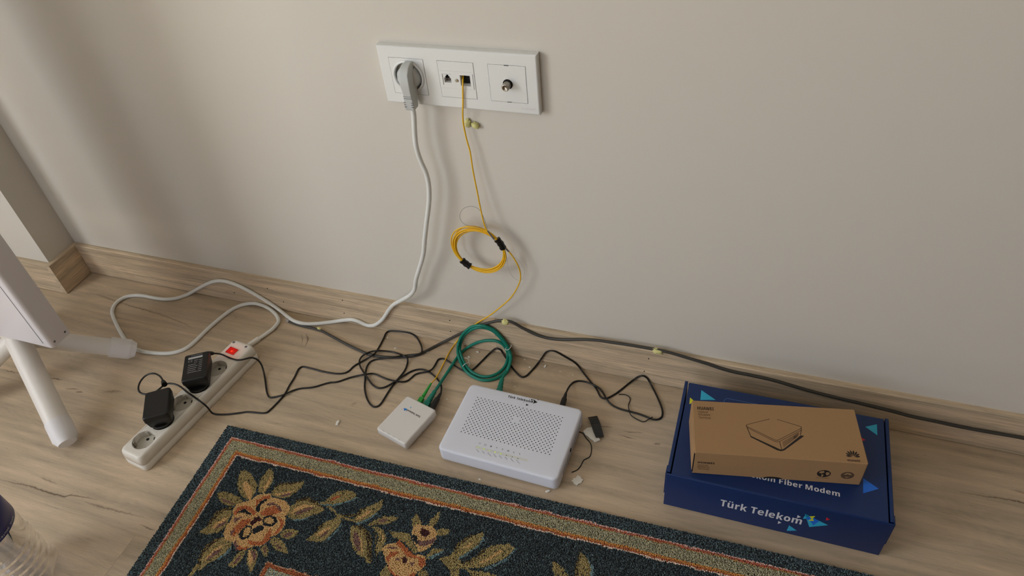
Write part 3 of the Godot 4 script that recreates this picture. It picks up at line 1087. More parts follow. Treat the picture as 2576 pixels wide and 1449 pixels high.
	text(p, Transform3D(Basis.IDENTITY, Vector3(0, 0, zf)), "makel", 86.8, -34.4, 18.8, 3.0, mat(Color(0.85, 0.84, 0.825), 0.4), false)


func ring_lathe(profile: Array, sides: int) -> ArrayMesh:
	var rings := []
	for q in profile:
		var ring := PackedVector3Array()
		for i in sides:
			var a := TAU * i / sides
			ring.append(Vector3(cos(a) * q.x, q.y, sin(a) * q.x))
		rings.append(ring)
	return loft(rings, false, false)


func turned(m: ArrayMesh) -> ArrayMesh:      # y-up shape turned so that its top looks along +z
	var st := SurfaceTool.new()
	st.begin(Mesh.PRIMITIVE_TRIANGLES)
	st.append_from(m, 0, Transform3D(Basis(Vector3(1, 0, 0), PI / 2), Vector3.ZERO))
	return st.commit()


# ---------- extension lead: strip, cord, plug ----------
const STRIP_H := 0.0334

func extension_lead():
	var at := Vector3(-0.4722, 0, 0.2645)
	var turn := deg_to_rad(-7.9)
	var o = thing("extension_lead", "white five-socket power strip with red lit switch, its white cord plugged into the wall", "power strip", at, turn)
	var w := 0.0520
	var d := 0.2730
	var body := CSGCombiner3D.new()
	body.name = "strip_body"
	var sm := CSGMesh3D.new()
	var rings := []
	for e in [[0.0016, 0.0], [0.0006, 0.0006], [0.0, 0.002], [0.0002, 0.0142], [0.0008, 0.0145], [0.0002, 0.0148], [0.0010, 0.0260], [0.0018, 0.0295], [0.0034, 0.0320], [0.0056, 0.0332], [0.0080, 0.0334]]:
		rings.append(ring_at(rrect(w - 2 * e[0], d - 2 * e[0], 0.0095 - e[0] * 0.4, 6), e[1]))
	sm.mesh = loft(rings)
	body.add_child(sm)
	var vs := [0.1035, 0.0620, 0.0200, -0.0220, -0.0640]
	for v in vs:
		var c := CSGCylinder3D.new()
		c.radius = 0.0186
		c.height = 0.04
		c.sides = 40
		c.position = Vector3(0, STRIP_H - 0.0125 + 0.02, v)
		c.operation = CSGShape3D.OPERATION_SUBTRACTION
		body.add_child(c)
	var sb := CSGBox3D.new()
	sb.size = Vector3(0.0205, 0.008, 0.0155)
	sb.position = Vector3(-0.0035, STRIP_H, -0.1075)
	sb.operation = CSGShape3D.OPERATION_SUBTRACTION
	body.add_child(sb)
	body.material_override = M.strip_white
	o.add_child(body, true)
	var pin := lathe([Vector2(0.0026, 0.0), Vector2(0.0026, 0.0003)], 14)
	var ang := deg_to_rad(52.0)
	for v in vs:
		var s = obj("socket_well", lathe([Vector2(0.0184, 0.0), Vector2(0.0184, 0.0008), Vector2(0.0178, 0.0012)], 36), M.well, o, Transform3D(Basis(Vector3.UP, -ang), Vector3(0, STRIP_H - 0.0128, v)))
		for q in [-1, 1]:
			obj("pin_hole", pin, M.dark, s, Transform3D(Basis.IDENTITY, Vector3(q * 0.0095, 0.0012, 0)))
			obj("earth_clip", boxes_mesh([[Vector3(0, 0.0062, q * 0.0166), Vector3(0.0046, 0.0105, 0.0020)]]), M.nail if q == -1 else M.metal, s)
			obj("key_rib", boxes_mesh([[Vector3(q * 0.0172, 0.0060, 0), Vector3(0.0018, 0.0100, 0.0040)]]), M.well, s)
	# rocker switch
	var sw = obj("switch_bezel", slab(0.0232, 0.0180, 0.0, 0.0008, 0.001, 0.0003, 0.0, 0.0, 3), M.strip_white, o, Transform3D(Basis.IDENTITY, Vector3(-0.0035, STRIP_H - 0.0003, -0.1075)))
	var rk := loft([
		PackedVector3Array([Vector3(0.0094, -0.003, 0.007), Vector3(-0.0094, -0.003, 0.007), Vector3(-0.0094, -0.003, -0.007), Vector3(0.0094, -0.003, -0.007)]),
		PackedVector3Array([Vector3(0.0094, 0.0012, 0.007), Vector3(-0.0094, 0.0024, 0.007), Vector3(-0.0094, 0.0024, -0.007), Vector3(0.0094, 0.0012, -0.007)])], true, true, false)
	var rocker = obj("switch_rocker", rk, M.red_lamp, sw, Transform3D(Basis.IDENTITY, Vector3(0, 0.0004, 0)))
	obj("lamp_glow", lathe([Vector2(0.0018, 0.0), Vector2(0.0010, 0.0005)], 12), M.red_glow, sw, Transform3D(Basis.IDENTITY, Vector3(0.0005, 0.0021, 0.001)))
	var lamp := OmniLight3D.new()
	lamp.name = "switch_lamp"
	lamp.light_color = Color(1.0, 0.25, 0.08)
	lamp.light_energy = 0.0002
	lamp.light_size = 0.002
	lamp.omni_range = 4.0
	lamp.omni_attenuation = 2.0
	lamp.shadow_enabled = true
	lamp.position = Vector3(-0.0035, STRIP_H + 0.006, -0.1075)
	o.add_child(lamp)
	for u in [-0.0175, 0.0125]:
		var h = obj("strip_screw", lathe([Vector2(0.0026, 0.0), Vector2(0.0026, 0.0003), Vector2(0.0020, 0.0004)], 14), M.ink_grey, o, Transform3D(Basis.IDENTITY, Vector3(u, STRIP_H - 0.0002, -0.1265)))
	# cord and plug, in room coordinates
	var inv: Transform3D = o.transform.affine_inverse()
	var p := path_of("white", 3)
	obj("mains_cord", tube(p, 0.0037, 12), M.cord_white, o, inv)
	var e := p[-1]
	obj("cord_gland", tube(PackedVector3Array([p[-3], p[-1], p[-1] + (p[-1] - p[-3]).normalized() * 0.012]), 0.0052, 14), M.strip_white, o, inv)
	plug(o, inv)


func plug(o, inv):
	var c := Vector3(-0.071, 0.52824, 0)
	var st := []
	# sections of the grip from its top down to the cord: y, x, half width, back z, front z
	for s in [[0.0228, 0.0050, 0.0040, 0.012, 0.0180], [0.0222, 0.0050, 0.0054, 0.011, 0.0225], [0.0200, 0.0050, 0.0062, 0.010, 0.0280], [0.0120, 0.0050, 0.0064, 0.010, 0.0335], [0.0020, 0.0050, 0.0072, 0.010, 0.0355], [-0.0040, 0.0050, 0.0070, 0.010, 0.0355],
			[-0.0120, 0.0050, 0.0063, 0.012, 0.0345], [-0.0200, 0.0050, 0.0064, 0.015, 0.0338], [-0.0280, 0.0048, 0.0068, 0.0175, 0.0336], [-0.0370, 0.0044, 0.0070, 0.0190, 0.0330], [-0.0385, 0.0043, 0.0066, 0.0195, 0.0326], [-0.0390, 0.0043, 0.0052, 0.0210, 0.0310]]:
		var ring := PackedVector3Array()
		for q in rrect(s[2] * 2, s[4] - s[3], 0.0016, 3):
			ring.append(Vector3(s[1] + q.x, s[0], (s[3] + s[4]) / 2 + q.y))
		st.append(ring)
	st.reverse()
	var g = obj("plug", loft(st), M.plug_grey, o, inv * Transform3D(Basis.IDENTITY, c))
	obj("plug_base", turned(lathe([Vector2(0.0168, 0.0), Vector2(0.0176, 0.0010), Vector2(0.0176, 0.0075), Vector2(0.0168, 0.0105), Vector2(0.0150, 0.0150), Vector2(0.0110, 0.0172)], 10)), M.plug_grey, g, Transform3D(Basis(Vector3(0, 0, 1), 0.2), Vector3(0.0015, 0, 0.0045)))
	for i in 3:
		for s in [-1, 1]:
			obj("grip_slot", boxes_mesh([[Vector3(0.0046 + s * 0.0052, -0.0270 - 0.0032 * i, 0.0333), Vector3(0.0030, 0.0008, 0.0012)]]), M.ink_grey, g)
	for i in 2:
		obj("grip_line", boxes_mesh([[Vector3(0.0049, -0.0180 - 0.0028 * i, 0.0337), Vector3(0.0118, 0.0006, 0.0010)]]), M.ink_grey, g)


# ---------- adapters ----------
func case_of(w: float, d: float, h: float) -> ArrayMesh:
	var rings := []
	for e in [[0.0040, 0.0], [0.0026, 0.0010], [0.0010, 0.0120], [0.0002, 0.0150], [0.0, 0.0160], [0.0002, h - 0.0022], [0.0008, h - 0.0008], [0.0020, h]]:
		rings.append(ring_at(rrect(w - 2 * e[0], d - 2 * e[0], 0.0034, 4), e[1]))
	return loft(rings)


func adapters():
	var y0 := 0.0394
	for k in 2:
		var a: Node3D
		var w: float
		var d: float
		var h: float
		if k == 0:
			a = thing("power_adapter", "black plug-in adapter with white printed rating label, nearest the red switch", "power adapter", Vector3(-0.4762, y0, 0.2269), deg_to_rad(32.39), "black plug-in adapters on the power strip")
			w = 0.0427
			d = 0.0643
			h = 0.0255
		else:
			a = thing("power_adapter", "black plug-in adapter with a plain blank top and a looped cord", "power adapter", Vector3(-0.4870, y0, 0.3150), deg_to_rad(35.6), "black plug-in adapters on the power strip")
			w = 0.0412
			d = 0.0602
			h = 0.0271
		obj("case", case_of(w, d, h), M.black_case, a)
		# round plug that sits in the strip's socket well
		var inv: Transform3D = a.transform.affine_inverse()
		var sp := Transform3D(Basis(Vector3.UP, deg_to_rad(-7.9)), Vector3(-0.4722, 0, 0.2645))
		var seat: Vector3 = sp * Vector3(0, 0.0216, -0.0220 if k == 0 else 0.0620)
		var seat_l := inv * seat
		obj("plug", lathe([Vector2(0.0165, 0.0), Vector2(0.0172, 0.001), Vector2(0.0174, 0.0125), Vector2(0.0185, 0.0150), Vector2(0.0185, 0.0182)], 32), M.black, a, Transform3D(Basis.IDENTITY, seat_l))
		var up := face_up(h)
		if k == 0:
			var pr := []
			var lw = mat(Color(0.62, 0.62, 0.62), 0.6)
			M.label_ink = lw
			pr.append([[-13.5, 23.5, 11.0, 23.5, 11.0, 18.8, -13.5, 18.8], mat(Color(0.70, 0.70, 0.70), 0.6)])
			stroke(pr, lw, [-9.0, 27.0, 10.0, 27.0], 0.7)
			for i in 7:
				var y := 14.0 - i * 4.6
				stroke(pr, lw, [-12.0 if i > 1 else -2.5, y, 4.0 - (i % 3) * 1.5, y], 0.8)
				stroke(pr, lw, [6.0, y - 0.6, 11.5, y - 0.6], 0.8)
			marks("rating_label", a, up, pr)
			text(a, up, "CE", -13.0, 11.4, 7.6, 4.6, lw, false)
		var which := "cord_router" if k == 0 else "cord_box"
		var p := path_of(which, 3)
		obj("cord", tube(p, 0.0016, 8), M.cord_black, a, inv)
		# bend relief where the cord leaves the case
		var dir := (p[2] - p[0]).normalized()
		if k == 1:
			obj("bend_relief", tube(PackedVector3Array([p[0] - dir * 0.012, p[0] - dir * 0.004, p[0] + dir * 0.002]), [0.0048, 0.0042, 0.0026], 10), M.black, a, inv)
		else:
			obj("bend_relief", tube(PackedVector3Array([p[0] - dir * 0.006, p[0] + dir * 0.001, p[0] + dir * 0.004]), [0.0040, 0.0036, 0.0020], 10), M.black, a, inv)
		# barrel plug pushed into its appliance
		var e := p[-1]
		var goal: Vector3
		if k == 0:
			goal = Transform3D(Basis(Vector3.UP, deg_to_rad(-1.34)), Vector3(0.08977, 0, 0.18435)) * Vector3(0.0597, 0.0125, -0.0690)
		else:
			goal = Transform3D(Basis(Vector3.UP, deg_to_rad(-15.04)), Vector3(-0.08584, 0, 0.20617)) * Vector3(0.0166, 0.0108, -0.0398)
		var q := PackedVector3Array([e, e.lerp(goal, 0.10), e.lerp(goal, 0.30), e.lerp(goal, 0.34), e.lerp(goal, 0.98), goal])
		obj("barrel_plug", tube(q, [0.0018, 0.0026, 0.0034, 0.0045, 0.0052, 0.0050], 14), M.black, a, inv)


# ---------- green network cable, yellow fibre ----------
func network_cables():
	var g = thing("network_cable", "green network cable coiled against the skirting, joining router and small white box", "cable", Vector3(0.02, 0, 0.05))
	var inv: Transform3D = g.transform.affine_inverse()
	var p := path_of("ether", 3)
	obj("cable_jacket", tube(p, 0.0027, 10), M.ether, g, inv)
	var ends := [
		[p[0], Transform3D(Basis(Vector3.UP, deg_to_rad(-15.04)), Vector3(-0.08584, 0, 0.20617)) * Vector3(0.0037, 0.0110, -0.0398)],
		[p[-1], Transform3D(Basis(Vector3.UP, deg_to_rad(-1.34)), Vector3(0.08977, 0, 0.18435)) * Vector3(-0.0504, 0.0128, -0.0690)]]
	for e in ends:
		var a: Vector3 = e[0]
		var b: Vector3 = e[1]
		var path := PackedVector3Array()
		var rad := []
		for i in 17:
			var q := i / 16.0
			path.append(a.lerp(b, q))
			rad.append(lerpf(0.0036, 0.0062, q) * (0.80 if i in [3, 6, 9] else 1.0))
		obj("boot", tube(path, rad, 14), M.ether, g, inv)
		var dirv := (b - a).normalized()
		var head := bevel_box(0.0112, 0.0082, 0.012, 0.0008)
		obj("plug_head", head, M.ether, g, inv * Transform3D(Basis(Vector3.UP, atan2(dirv.x, dirv.z)), b + Vector3(0, -0.0042, 0) - dirv * 0.0058))
	# white twist ties
	for c in [Vector3(-0.0420, 0.010, 0.055), Vector3(0.0310, 0.030, 0.013)]:
		var best := 0
		for i in p.size():
			if p[i].distance_to(c) < p[best].distance_to(c):
				best = i
		var t := (p[mini(best + 2, p.size() - 1)] - p[maxi(best - 2, 0)]).normalized()
		var s := t.cross(Vector3.UP).normalized()
		var n := s.cross(t).normalized()
		var ring := PackedVector3Array()
		for i in 20:
			var an := TAU * i / 20
			ring.append(p[best] + s * cos(an) * 0.0070 + n * (0.0012 + sin(an) * 0.0044) + t * 0.0006 * sin(an * 2))
		obj("tie", tube(ring, 0.0006, 6, true), M.plaster, g, inv)

	var wisp := PackedVector3Array([Vector3(-0.0560, 0.0040, 0.0443), Vector3(-0.0515, 0.0050, 0.0415), Vector3(-0.0463, 0.0055, 0.0410), Vector3(-0.0418, 0.0060, 0.0447), Vector3(-0.0378, 0.0075, 0.0517)])
	obj("tie_end", tube(smooth_path(wisp, 4), 0.0005, 6), M.plaster, g, inv)

	var f = thing("fibre_cable", "yellow fibre cable hanging from the wall plate in a taped coil, green connector", "cable", Vector3(0.0, 0.25, 0.02))
	inv = f.transform.affine_inverse()
	obj("upper_run", tube(path_of("fibre_top", 4), 0.0011, 8), M.fibre, f, inv)
	var low := path_of("fibre", 4)
	obj("lower_run", tube(low, 0.0011, 8), M.fibre, f, inv)
	var cc := Vector3(0.0004, 0.2478, 0.0215)
	for k in 8:         # turns of the coil
		var ring := PackedVector3Array()
		var rr := 0.0372 + 0.00135 * k
		var ph := k * 1.7
		for i in 64:
			var an := TAU * i / 64
			var pinch := pow(absf(sin((an - deg_to_rad(28.0)) * 0.5)), 0.7) * pow(absf(sin((an + deg_to_rad(130.0)) * 0.5)), 0.7)
			var r2 := lerpf(0.0425, rr + 0.0012 * sin(an * 2.0 + ph), clampf(pinch * 1.15, 0, 1))
			if k == 7:
				r2 += 0.0040 * exp(-pow((an - 2.4) / 0.7, 2.0))
			ring.append(cc + Vector3(cos(an) * r2, sin(an) * r2 * 0.985, 0.0034 * sin(ph * 2.3) * clampf(pinch * 1.2, 0.3, 1.0)))
		obj("coil_turn", tube(ring, 0.0011, 7, true), M.fibre, f, inv)
	for c in [[28.0, 13.0], [-130.0, 12.0]]:
		var arc := PackedVector3Array()
		var rad := []
		for i in 9:
			var an := deg_to_rad(c[0] + lerpf(-c[1], c[1], i / 8.0))
			arc.append(cc + Vector3(cos(an), sin(an), 0) * 0.0425)
			rad.append(0.0052 + 0.0005 * sin(i * 1.9))
		obj("tape_wrap", tube(arc, rad, 10), M.tape, f, inv)
	obj("splice_sleeve", tube(PackedVector3Array([Vector3(0.0206, 0.2922, 0.025), Vector3(0.0300, 0.2780, 0.026)]), 0.0012, 8), M.grey_sleeve, f, inv)
	obj("splice_sleeve", tube(PackedVector3Array([Vector3(0.0430, 0.2640, 0.023), Vector3(0.0496, 0.2540, 0.021)]), 0.0014, 8), M.grey_sleeve, f, inv)
	obj("bare_thread", tube(path_of("thread_up", 3), 0.00028, 5), M.grey_sleeve, f, inv)
	obj("bare_thread", tube(path_of("thread_down", 3), 0.00028, 5), M.thread, f, inv)
	var e2 := low[-1]
	var goal2: Vector3 = Transform3D(Basis(Vector3.UP, deg_to_rad(-15.04)), Vector3(-0.08584, 0, 0.20617)) * Vector3(-0.0100, 0.0110, -0.0398)
	var path2 := PackedVector3Array()
	var rad2 := []
	for i in 9:
		path2.append(e2.lerp(goal2, i / 8.0 * 0.62))
		rad2.append(lerpf(0.0016, 0.0031, i / 8.0))
	var cn = obj("connector_boot", tube(path2, rad2, 10), M.apc, f, inv)
	var d2 := (goal2 - e2).normalized()
	obj("connector_body", bevel_box(0.0080, 0.0072, 0.0150, 0.0008), M.apc, f, inv * Transform3D(Basis(Vector3.UP, atan2(d2.x, d2.z)), goal2 + Vector3(0, -0.0036, 0) - d2 * 0.0072))


func lump(seed_: int, size: Vector3) -> ArrayMesh:      # an irregular dab
	var n := FastNoiseLite.new()
	n.seed = seed_
	n.frequency = 0.9
	var rings := []
	for j in 9:
		var th := PI * (j + 0.35) / 9.7
		var ring := PackedVector3Array()
		for i in 14:
			var a := TAU * i / 14
			var d := Vector3(sin(th) * cos(a), cos(th), sin(th) * sin(a))
			ring.append(d * size * (1.0 + 0.55 * n.get_noise_3dv(d * 1.6)))
		rings.append(ring)
	rings.reverse()
	return loft(rings)


func wall_cable():
	var c = obj("telephone_cable", tube(path_of("coax", 3), 0.0026, 10), M.coax)
	tag(c, "dark grey cable running along the skirting to behind the cartons", "cable")
	var spots := [
		[Vector3(0.0255, 0.0885, 0.0145), Vector3(0.0062, 0.0050, 0.0055), "yellow putty dab holding the grey cable above the green coil", true],
		[Vector3(0.2858, 0.0842, 0.0135), Vector3(0.0088, 0.0046, 0.0050), "flat yellow putty dab on the grey cable near the blue carton", true],
		[Vector3(-0.3531, 0.0058, 0.0419), Vector3(0.0040, 0.0022, 0.0026), "tiny yellow putty dab on the grey cable lying on the floor", true],
		[Vector3(0.0021, 0.4605, 0.0022), Vector3(0.0046, 0.0068, 0.0034), "taller pointed yellow putty dab on the wall below the outlet plate, next to the fibre", false],
		[Vector3(0.0135, 0.4585, 0.0030), Vector3(0.0058, 0.0042, 0.0042), "smaller rounded yellow putty dab on the wall, farther from the fibre", false]]
	var i := 0
	for s in spots:
		i += 1
		var o = obj("putty_dab", lump(60 + i, s[1]), M.putty, null, Transform3D(Basis(Vector3(0, 0, 1), -0.25), s[0]))
		tag(o, s[2], "putty", "yellow putty dabs")
	var sc = obj("tape_scrap", lump(90, Vector3(0.0070, 0.0026, 0.0060)), M.clear_scrap, null, Transform3D(Basis(Vector3.UP, 0.5), Vector3(-0.4275, 0.0040, 0.0335)))
	tag(sc, "clear crumpled tape scrap where the grey cable meets the white cord", "tape")


# ---------- rug ----------
const RUG_L := 1500
const RUG_W := 620

func rug_colours() -> Image:
	# pattern of one quarter, one pixel a millimetre: index colours looked up later
	var im := Image.create(RUG_L / 2 + 1, RUG_W / 2 + 1, false, Image.FORMAT_R8)
	var code := {"olive": 1, "cream": 2, "mauve": 3, "umber": 4, "sky": 5, "rust": 6, "navy": 7, "wine": 8}
	for e in rug_motifs():
		var poly := PackedVector2Array()
		var lo := Vector2(9999, 9999)
		var hi := Vector2(-9999, -9999)
		for i in range(1, e.size(), 2):
			var p := Vector2(e[i], e[i + 1])
			poly.append(p)
			lo = lo.min(p)
			hi = hi.max(p)
		for y in range(int(lo.y), int(hi.y) + 2):
			for x in range(int(lo.x), int(hi.x) + 2):
				if x >= 0 and y >= 0 and x < im.get_width() and y < im.get_height() and Geometry2D.is_point_in_polygon(Vector2(x + 0.1, y + 0.1), poly):
					im.set_pixel(x, y, Color8(code[e[0]], 0, 0))
	return im


func lin(r: int, g: int, b: int) -> Color:
	return Color8(r, g, b).srgb_to_linear()


func rug():
	var o = thing("rug", "tufted dark teal rug with olive border stripe and woven cream flowers on the floor", "rug", Vector3(-0.388, 0, 0.2872))
	var sk := Transform3D(Basis(Vector3(1, 0, -0.024), Vector3.UP, Vector3(0.068, 0, 1)), Vector3.ZERO)
	var ring := func(e: float, y: float) -> PackedVector3Array:
		var r := PackedVector3Array()
		for q in rrect(RUG_L * 0.001 - 2 * e, RUG_W * 0.001 - 2 * e, 0.010, 5):
			r.append(sk * Vector3(q.x + RUG_L * 0.0005, y, q.y + RUG_W * 0.0005))
		return r
	obj("backing", loft([ring.call(0.001, 0.0), ring.call(0.0, 0.001), ring.call(0.0, 0.0036), ring.call(0.001, 0.0046)]), mat(Color(0.10, 0.13, 0.14), 0.95), o)
	# one tuft: a little blunt loop of yarn
	var rings := []
	for e in [[0.00072, 0.0], [0.00094, 0.0013], [0.00088, 0.0025], [0.00050, 0.0032]]:
		var rr := PackedVector3Array()
		for i in 5:
			rr.append(Vector3(cos(TAU * i / 5) * e[0], e[1], sin(TAU * i / 5) * e[0] * 1.25))
		rings.append(rr)
	var tuft := loft(rings, false, true)
	var tm := mat(Color(1, 1, 1), 0.95)
	tm.vertex_color_use_as_albedo = true
	tm.rim_enabled = true
	tm.rim = 0.25
	tm.rim_tint = 0.6
	var pat := rug_colours()
	var du := 1.55
	var dv := 1.80
	var nu := int(RUG_L / du) - 1
	var nv := int(RUG_W / dv) - 1
	var mm := MultiMesh.new()
	mm.transform_format = MultiMesh.TRANSFORM_3D
	mm.use_colors = true
	mm.mesh = tuft
	mm.instance_count = nu * nv
	var shade := FastNoiseLite.new()
	shade.seed = 31
	shade.frequency = 0.16
	shade.fractal_octaves = 2
	var navy0 := lin(24, 34, 40)
	var navy1 := lin(104, 126, 132)
	var pal := {1: [lin(188, 168, 112), lin(138, 124, 80)], 2: [lin(228, 190, 132), lin(214, 176, 120)], 3: [lin(142, 104, 96), lin(128, 94, 88)], 4: [lin(72, 58, 34), lin(30, 26, 20)],
		5: [lin(136, 166, 172), lin(96, 124, 130)], 6: [lin(200, 122, 74), lin(186, 108, 64)], 7: [lin(30, 36, 44), lin(22, 28, 36)], 8: [lin(84, 26, 30), lin(60, 22, 26)]}
	var olive0 := lin(198, 192, 158)
	var olive1 := lin(128, 126, 102)
	var at := 0
	for j in nv:
		for i in nu:
			var u := (i + 0.8 + (0.5 if j % 2 else 0.0) + rng.randf_range(-0.22, 0.22)) * du
			var v := (j + 0.8 + rng.randf_range(-0.22, 0.22)) * dv
			var mu := u if u < RUG_L * 0.5 else RUG_L - u
			var mv := v if v < RUG_W * 0.5 else RUG_W - v
			var wob := shade.get_noise_2d(u * 0.12, v * 0.12) * 1.6
			var d := minf(mu, mv) + wob
			var rnd := rng.randf()
			var mott := clampf(0.5 + 0.9 * shade.get_noise_2d(u * 2.2, v * 2.2), 0.0, 1.0)
			var c: Color
			if d < 20.0:
				c = navy0.lerp(navy1, clampf(mott * mott * 1.15 + (rnd - 0.5) * 0.5, 0, 1))
			elif d < 22.2:
				c = lin(240, 208, 198).lerp(lin(214, 164, 148), rnd)
			elif d < 24.6:
				c = lin(198, 106, 80).lerp(lin(178, 96, 72), rnd)
			elif d < 26.2:
				c = lin(190, 148, 88)
			elif d < 43.6:
				c = olive0.lerp(olive1, clampf(rnd * 0.9 + (0.5 - mott) * 0.5, 0, 1))
			elif d < 46.8:
				c = lin(220, 156, 80).lerp(lin(204, 138, 70), rnd)
			elif d < 49.6:
				c = lin(192, 108, 62).lerp(lin(176, 100, 60), rnd)
			elif d < 51.6:
				c = lin(236, 212, 194)
			else:
				var di := minf(mu - 194.0, mv - 198.0) + wob
				if di > 0.0:
					if di < 1.6:
						c = lin(200, 160, 130)
					elif di < 7.0:
						c = lin(180, 102, 56).lerp(lin(160, 90, 52), rnd)
					else:
						c = olive0.lerp(navy1, clampf(rnd * 0.9, 0, 1))
				else:
					c = navy0.lerp(navy1, clampf(pow(rnd, 3.2) * 0.55 + (mott - 0.5) * 0.16 + maxf(0.0, shade.get_noise_2d(u * 5.0, v * 0.8) - 0.22) * 1.5, 0, 1))
					var k := int(pat.get_pixel(clampi(int(mu + 0.5), 0, RUG_L / 2), clampi(int(mv + 0.5), 0, RUG_W / 2)).r8)
					if k > 0:
						c = pal[k][0].lerp(pal[k][1], rnd)
						if k == 1 and rnd > 0.95:
							c = lin(70, 62, 40)
						if k == 4 and rnd > 0.62:
							c = lin(150, 130, 78)
			var b := Basis(Vector3.UP, rng.randf() * 0.8 - 0.4) * Basis(Vector3(1, 0, 0), 0.30 + rng.randf_range(-0.2, 0.2)) * Basis(Vector3(0, 0, 1), rng.randf_range(-0.22, 0.22))
			b = b.scaled(Vector3.ONE * rng.randf_range(0.88, 1.14))
			mm.set_instance_transform(at, Transform3D(b, sk * Vector3(u * 0.001, 0.0042, v * 0.001)))
			mm.set_instance_color(at, c)
			at += 1
	var mi := MultiMeshInstance3D.new()
	mi.name = "pile"
	mi.multimesh = mm
	mi.material_override = tm
	mi.set_meta("kind", "stuff")
	o.add_child(mi, true)


# ---------- white stand at the left ----------
func panel_stand():
	var hub := Vector3(-0.790, 0.120, 0.2890)
	var o = thing("panel_stand", "white upright panel with rounded edges on splayed tubular legs beside the skirting corner", "stand", Vector3(hub.x, 0, hub.z))
	var inv := Transform3D(Basis.IDENTITY, -Vector3(hub.x, 0, hub.z))
	var w := 0.2410
	var t := 0.0385
	var y0 := 0.140
	var y1 := 1.25
	var rings := []
	for e in [[0.0022, 0.0], [0.0008, 0.0006], [0.0, 0.002], [0.0, 1.105], [0.003, 1.11]]:
		var ol := PackedVector2Array()
		for q in rrect(w - 2 * e[0], t - 2 * e[0], 0.0065, 6):      # front edges well rounded, back edges crisp
			ol.append(q)
		for i in ol.size():
			if ol[i].y < 0.0:
				ol[i].x = signf(ol[i].x) * minf(absf(ol[i].x) * 1.06, w / 2 - e[0])
				ol[i].y = maxf(ol[i].y * 1.3, -t / 2 + e[0])
		rings.append(ring_at(ol, y0 + e[1]))
	var zc := 0.2888 - hub.z
	obj("panel", loft(rings), M.stand_white, o, Transform3D(Basis.IDENTITY, Vector3(0, 0, zc)))
	# recessed seam round the front sheet
	obj("seam", boxes_mesh([[Vector3(w / 2 - 0.0165, (y0 + y1) / 2 + 0.004, t / 2), Vector3(0.0014, y1 - y0 - 0.012, 0.0006)], [Vector3(-w / 2 + 0.0165, (y0 + y1) / 2 + 0.004, t / 2), Vector3(0.0014, y1 - y0 - 0.012, 0.0006)]]), M.ink_grey, o, Transform3D(Basis.IDENTITY, Vector3(0, 0, zc)))
	for z in [-0.0125, 0.0105]:
		obj("rivet", lathe([Vector2(0.0022, 0.0), Vector2(0.0018, 0.0006)], 12), M.ink_grey, o, Transform3D(Basis(Vector3(0, 0, 1), -PI / 2), Vector3(w / 2 - 0.0001, y0 + 0.010, zc + z)))
	obj("hub", slab(0.046, 0.030, 0.106, y0 + 0.001, 0.012, 0.003, 0.008), M.tube_white, o)
	var k := 0
	for f in [Vector3(-0.6640, 0.0185, 0.1912), Vector3(-0.6270, 0.0180, 0.4010), Vector3(-0.9160, 0.0185, 0.3868), Vector3(-0.9530, 0.0180, 0.1770)]:
		var a := hub
		var dir: Vector3 = (f - a).normalized()
		var ln: float = a.distance_to(f)
		var rt: float = [0.0160, 0.0190][k % 2]      # the two tubes that cross under the panel differ in thickness
		var rc: float = [0.0188, 0.0200][k % 2]
		obj("leg", tube(PackedVector3Array([a + dir * 0.004, a + dir * (ln - 0.012)]), rt, 24), M.tube_white, o, inv)
		obj("end_cap", tube(PackedVector3Array([a + dir * (ln - 0.044), a + dir * (ln - 0.0432), a + dir * (ln - 0.010), a + dir * (ln - 0.0095), a + dir * (ln - 0.002), a + dir * ln]), [rc - 0.0010, rc, rc, rc - 0.0006, rc - 0.0046, rc - 0.0056], 24), M.cap_white, o, inv)
		k += 1


# ---------- water bottle ----------
func bottle():
	var o = thing("water_bottle", "clear ribbed plastic water bottle with dark blue label, standing on the floor", "bottle", Vector3(-0.5150, 0, 0.6000))
	var R := 0.0455
	var prof := []
	var amp := []
	for e in [[0.020, 0.004, 0.10], [0.032, 0.0006, 0.16], [0.0385, 0.0030, 0.13], [0.0430, 0.0080, 0.085], [0.0452, 0.0150, 0.05], [0.0458, 0.0220, 0.02], [0.0450, 0.0262, 0.0]]:
		prof.append(Vector2(e[0], e[1]))
		amp.append(e[2])
	for i in 26:
		var y := 0.029 + i * 0.0026
		prof.append(Vector2(R - 0.0013 * (0.5 + 0.5 * cos(i * TAU / 5.2)), y))
		amp.append(0.006 * sin(i * 0.8))
	for e in [[0.0450, 0.098], [0.0450, 0.190], [0.0440, 0.200], [0.0380, 0.228], [0.0260, 0.255], [0.0150, 0.272], [0.0132, 0.280], [0.0132, 0.296]]:
		prof.append(Vector2(e[0], e[1]))
		amp.append(0.0)
	obj("bottle_body", lathe(prof, 80, 5, amp), M.pet, o)
	var lab := []
	for e in [[0.0453, 0.1300], [0.0456, 0.1302], [0.0456, 0.1880], [0.0453, 0.1882]]:
		lab.append(Vector2(e[0], e[1]))
	var lb = obj("label_sleeve", ring_lathe(lab, 64), M.navy_label, o)
	var s := "Kaynak Suyu"
	for i in s.length():
		if s[i] == " ":
			continue
		var a := deg_to_rad(-2.0 + 4.1 * i)
		var xf := Transform3D(Basis(Vector3.UP, a + PI / 2), Vector3(sin(a + PI / 2), 0, cos(a + PI / 2)) * 0.0457 + Vector3(0, 0.1335, 0))
		text(lb, xf, s[i], -1.2, 0.0, 2.3, 3.2, M.print_white, false)
	obj("cap", lathe([Vector2(0.0150, 0.281), Vector2(0.0152, 0.2825), Vector2(0.0152, 0.296), Vector2(0.0140, 0.298)], 40), M.navy_label, o)


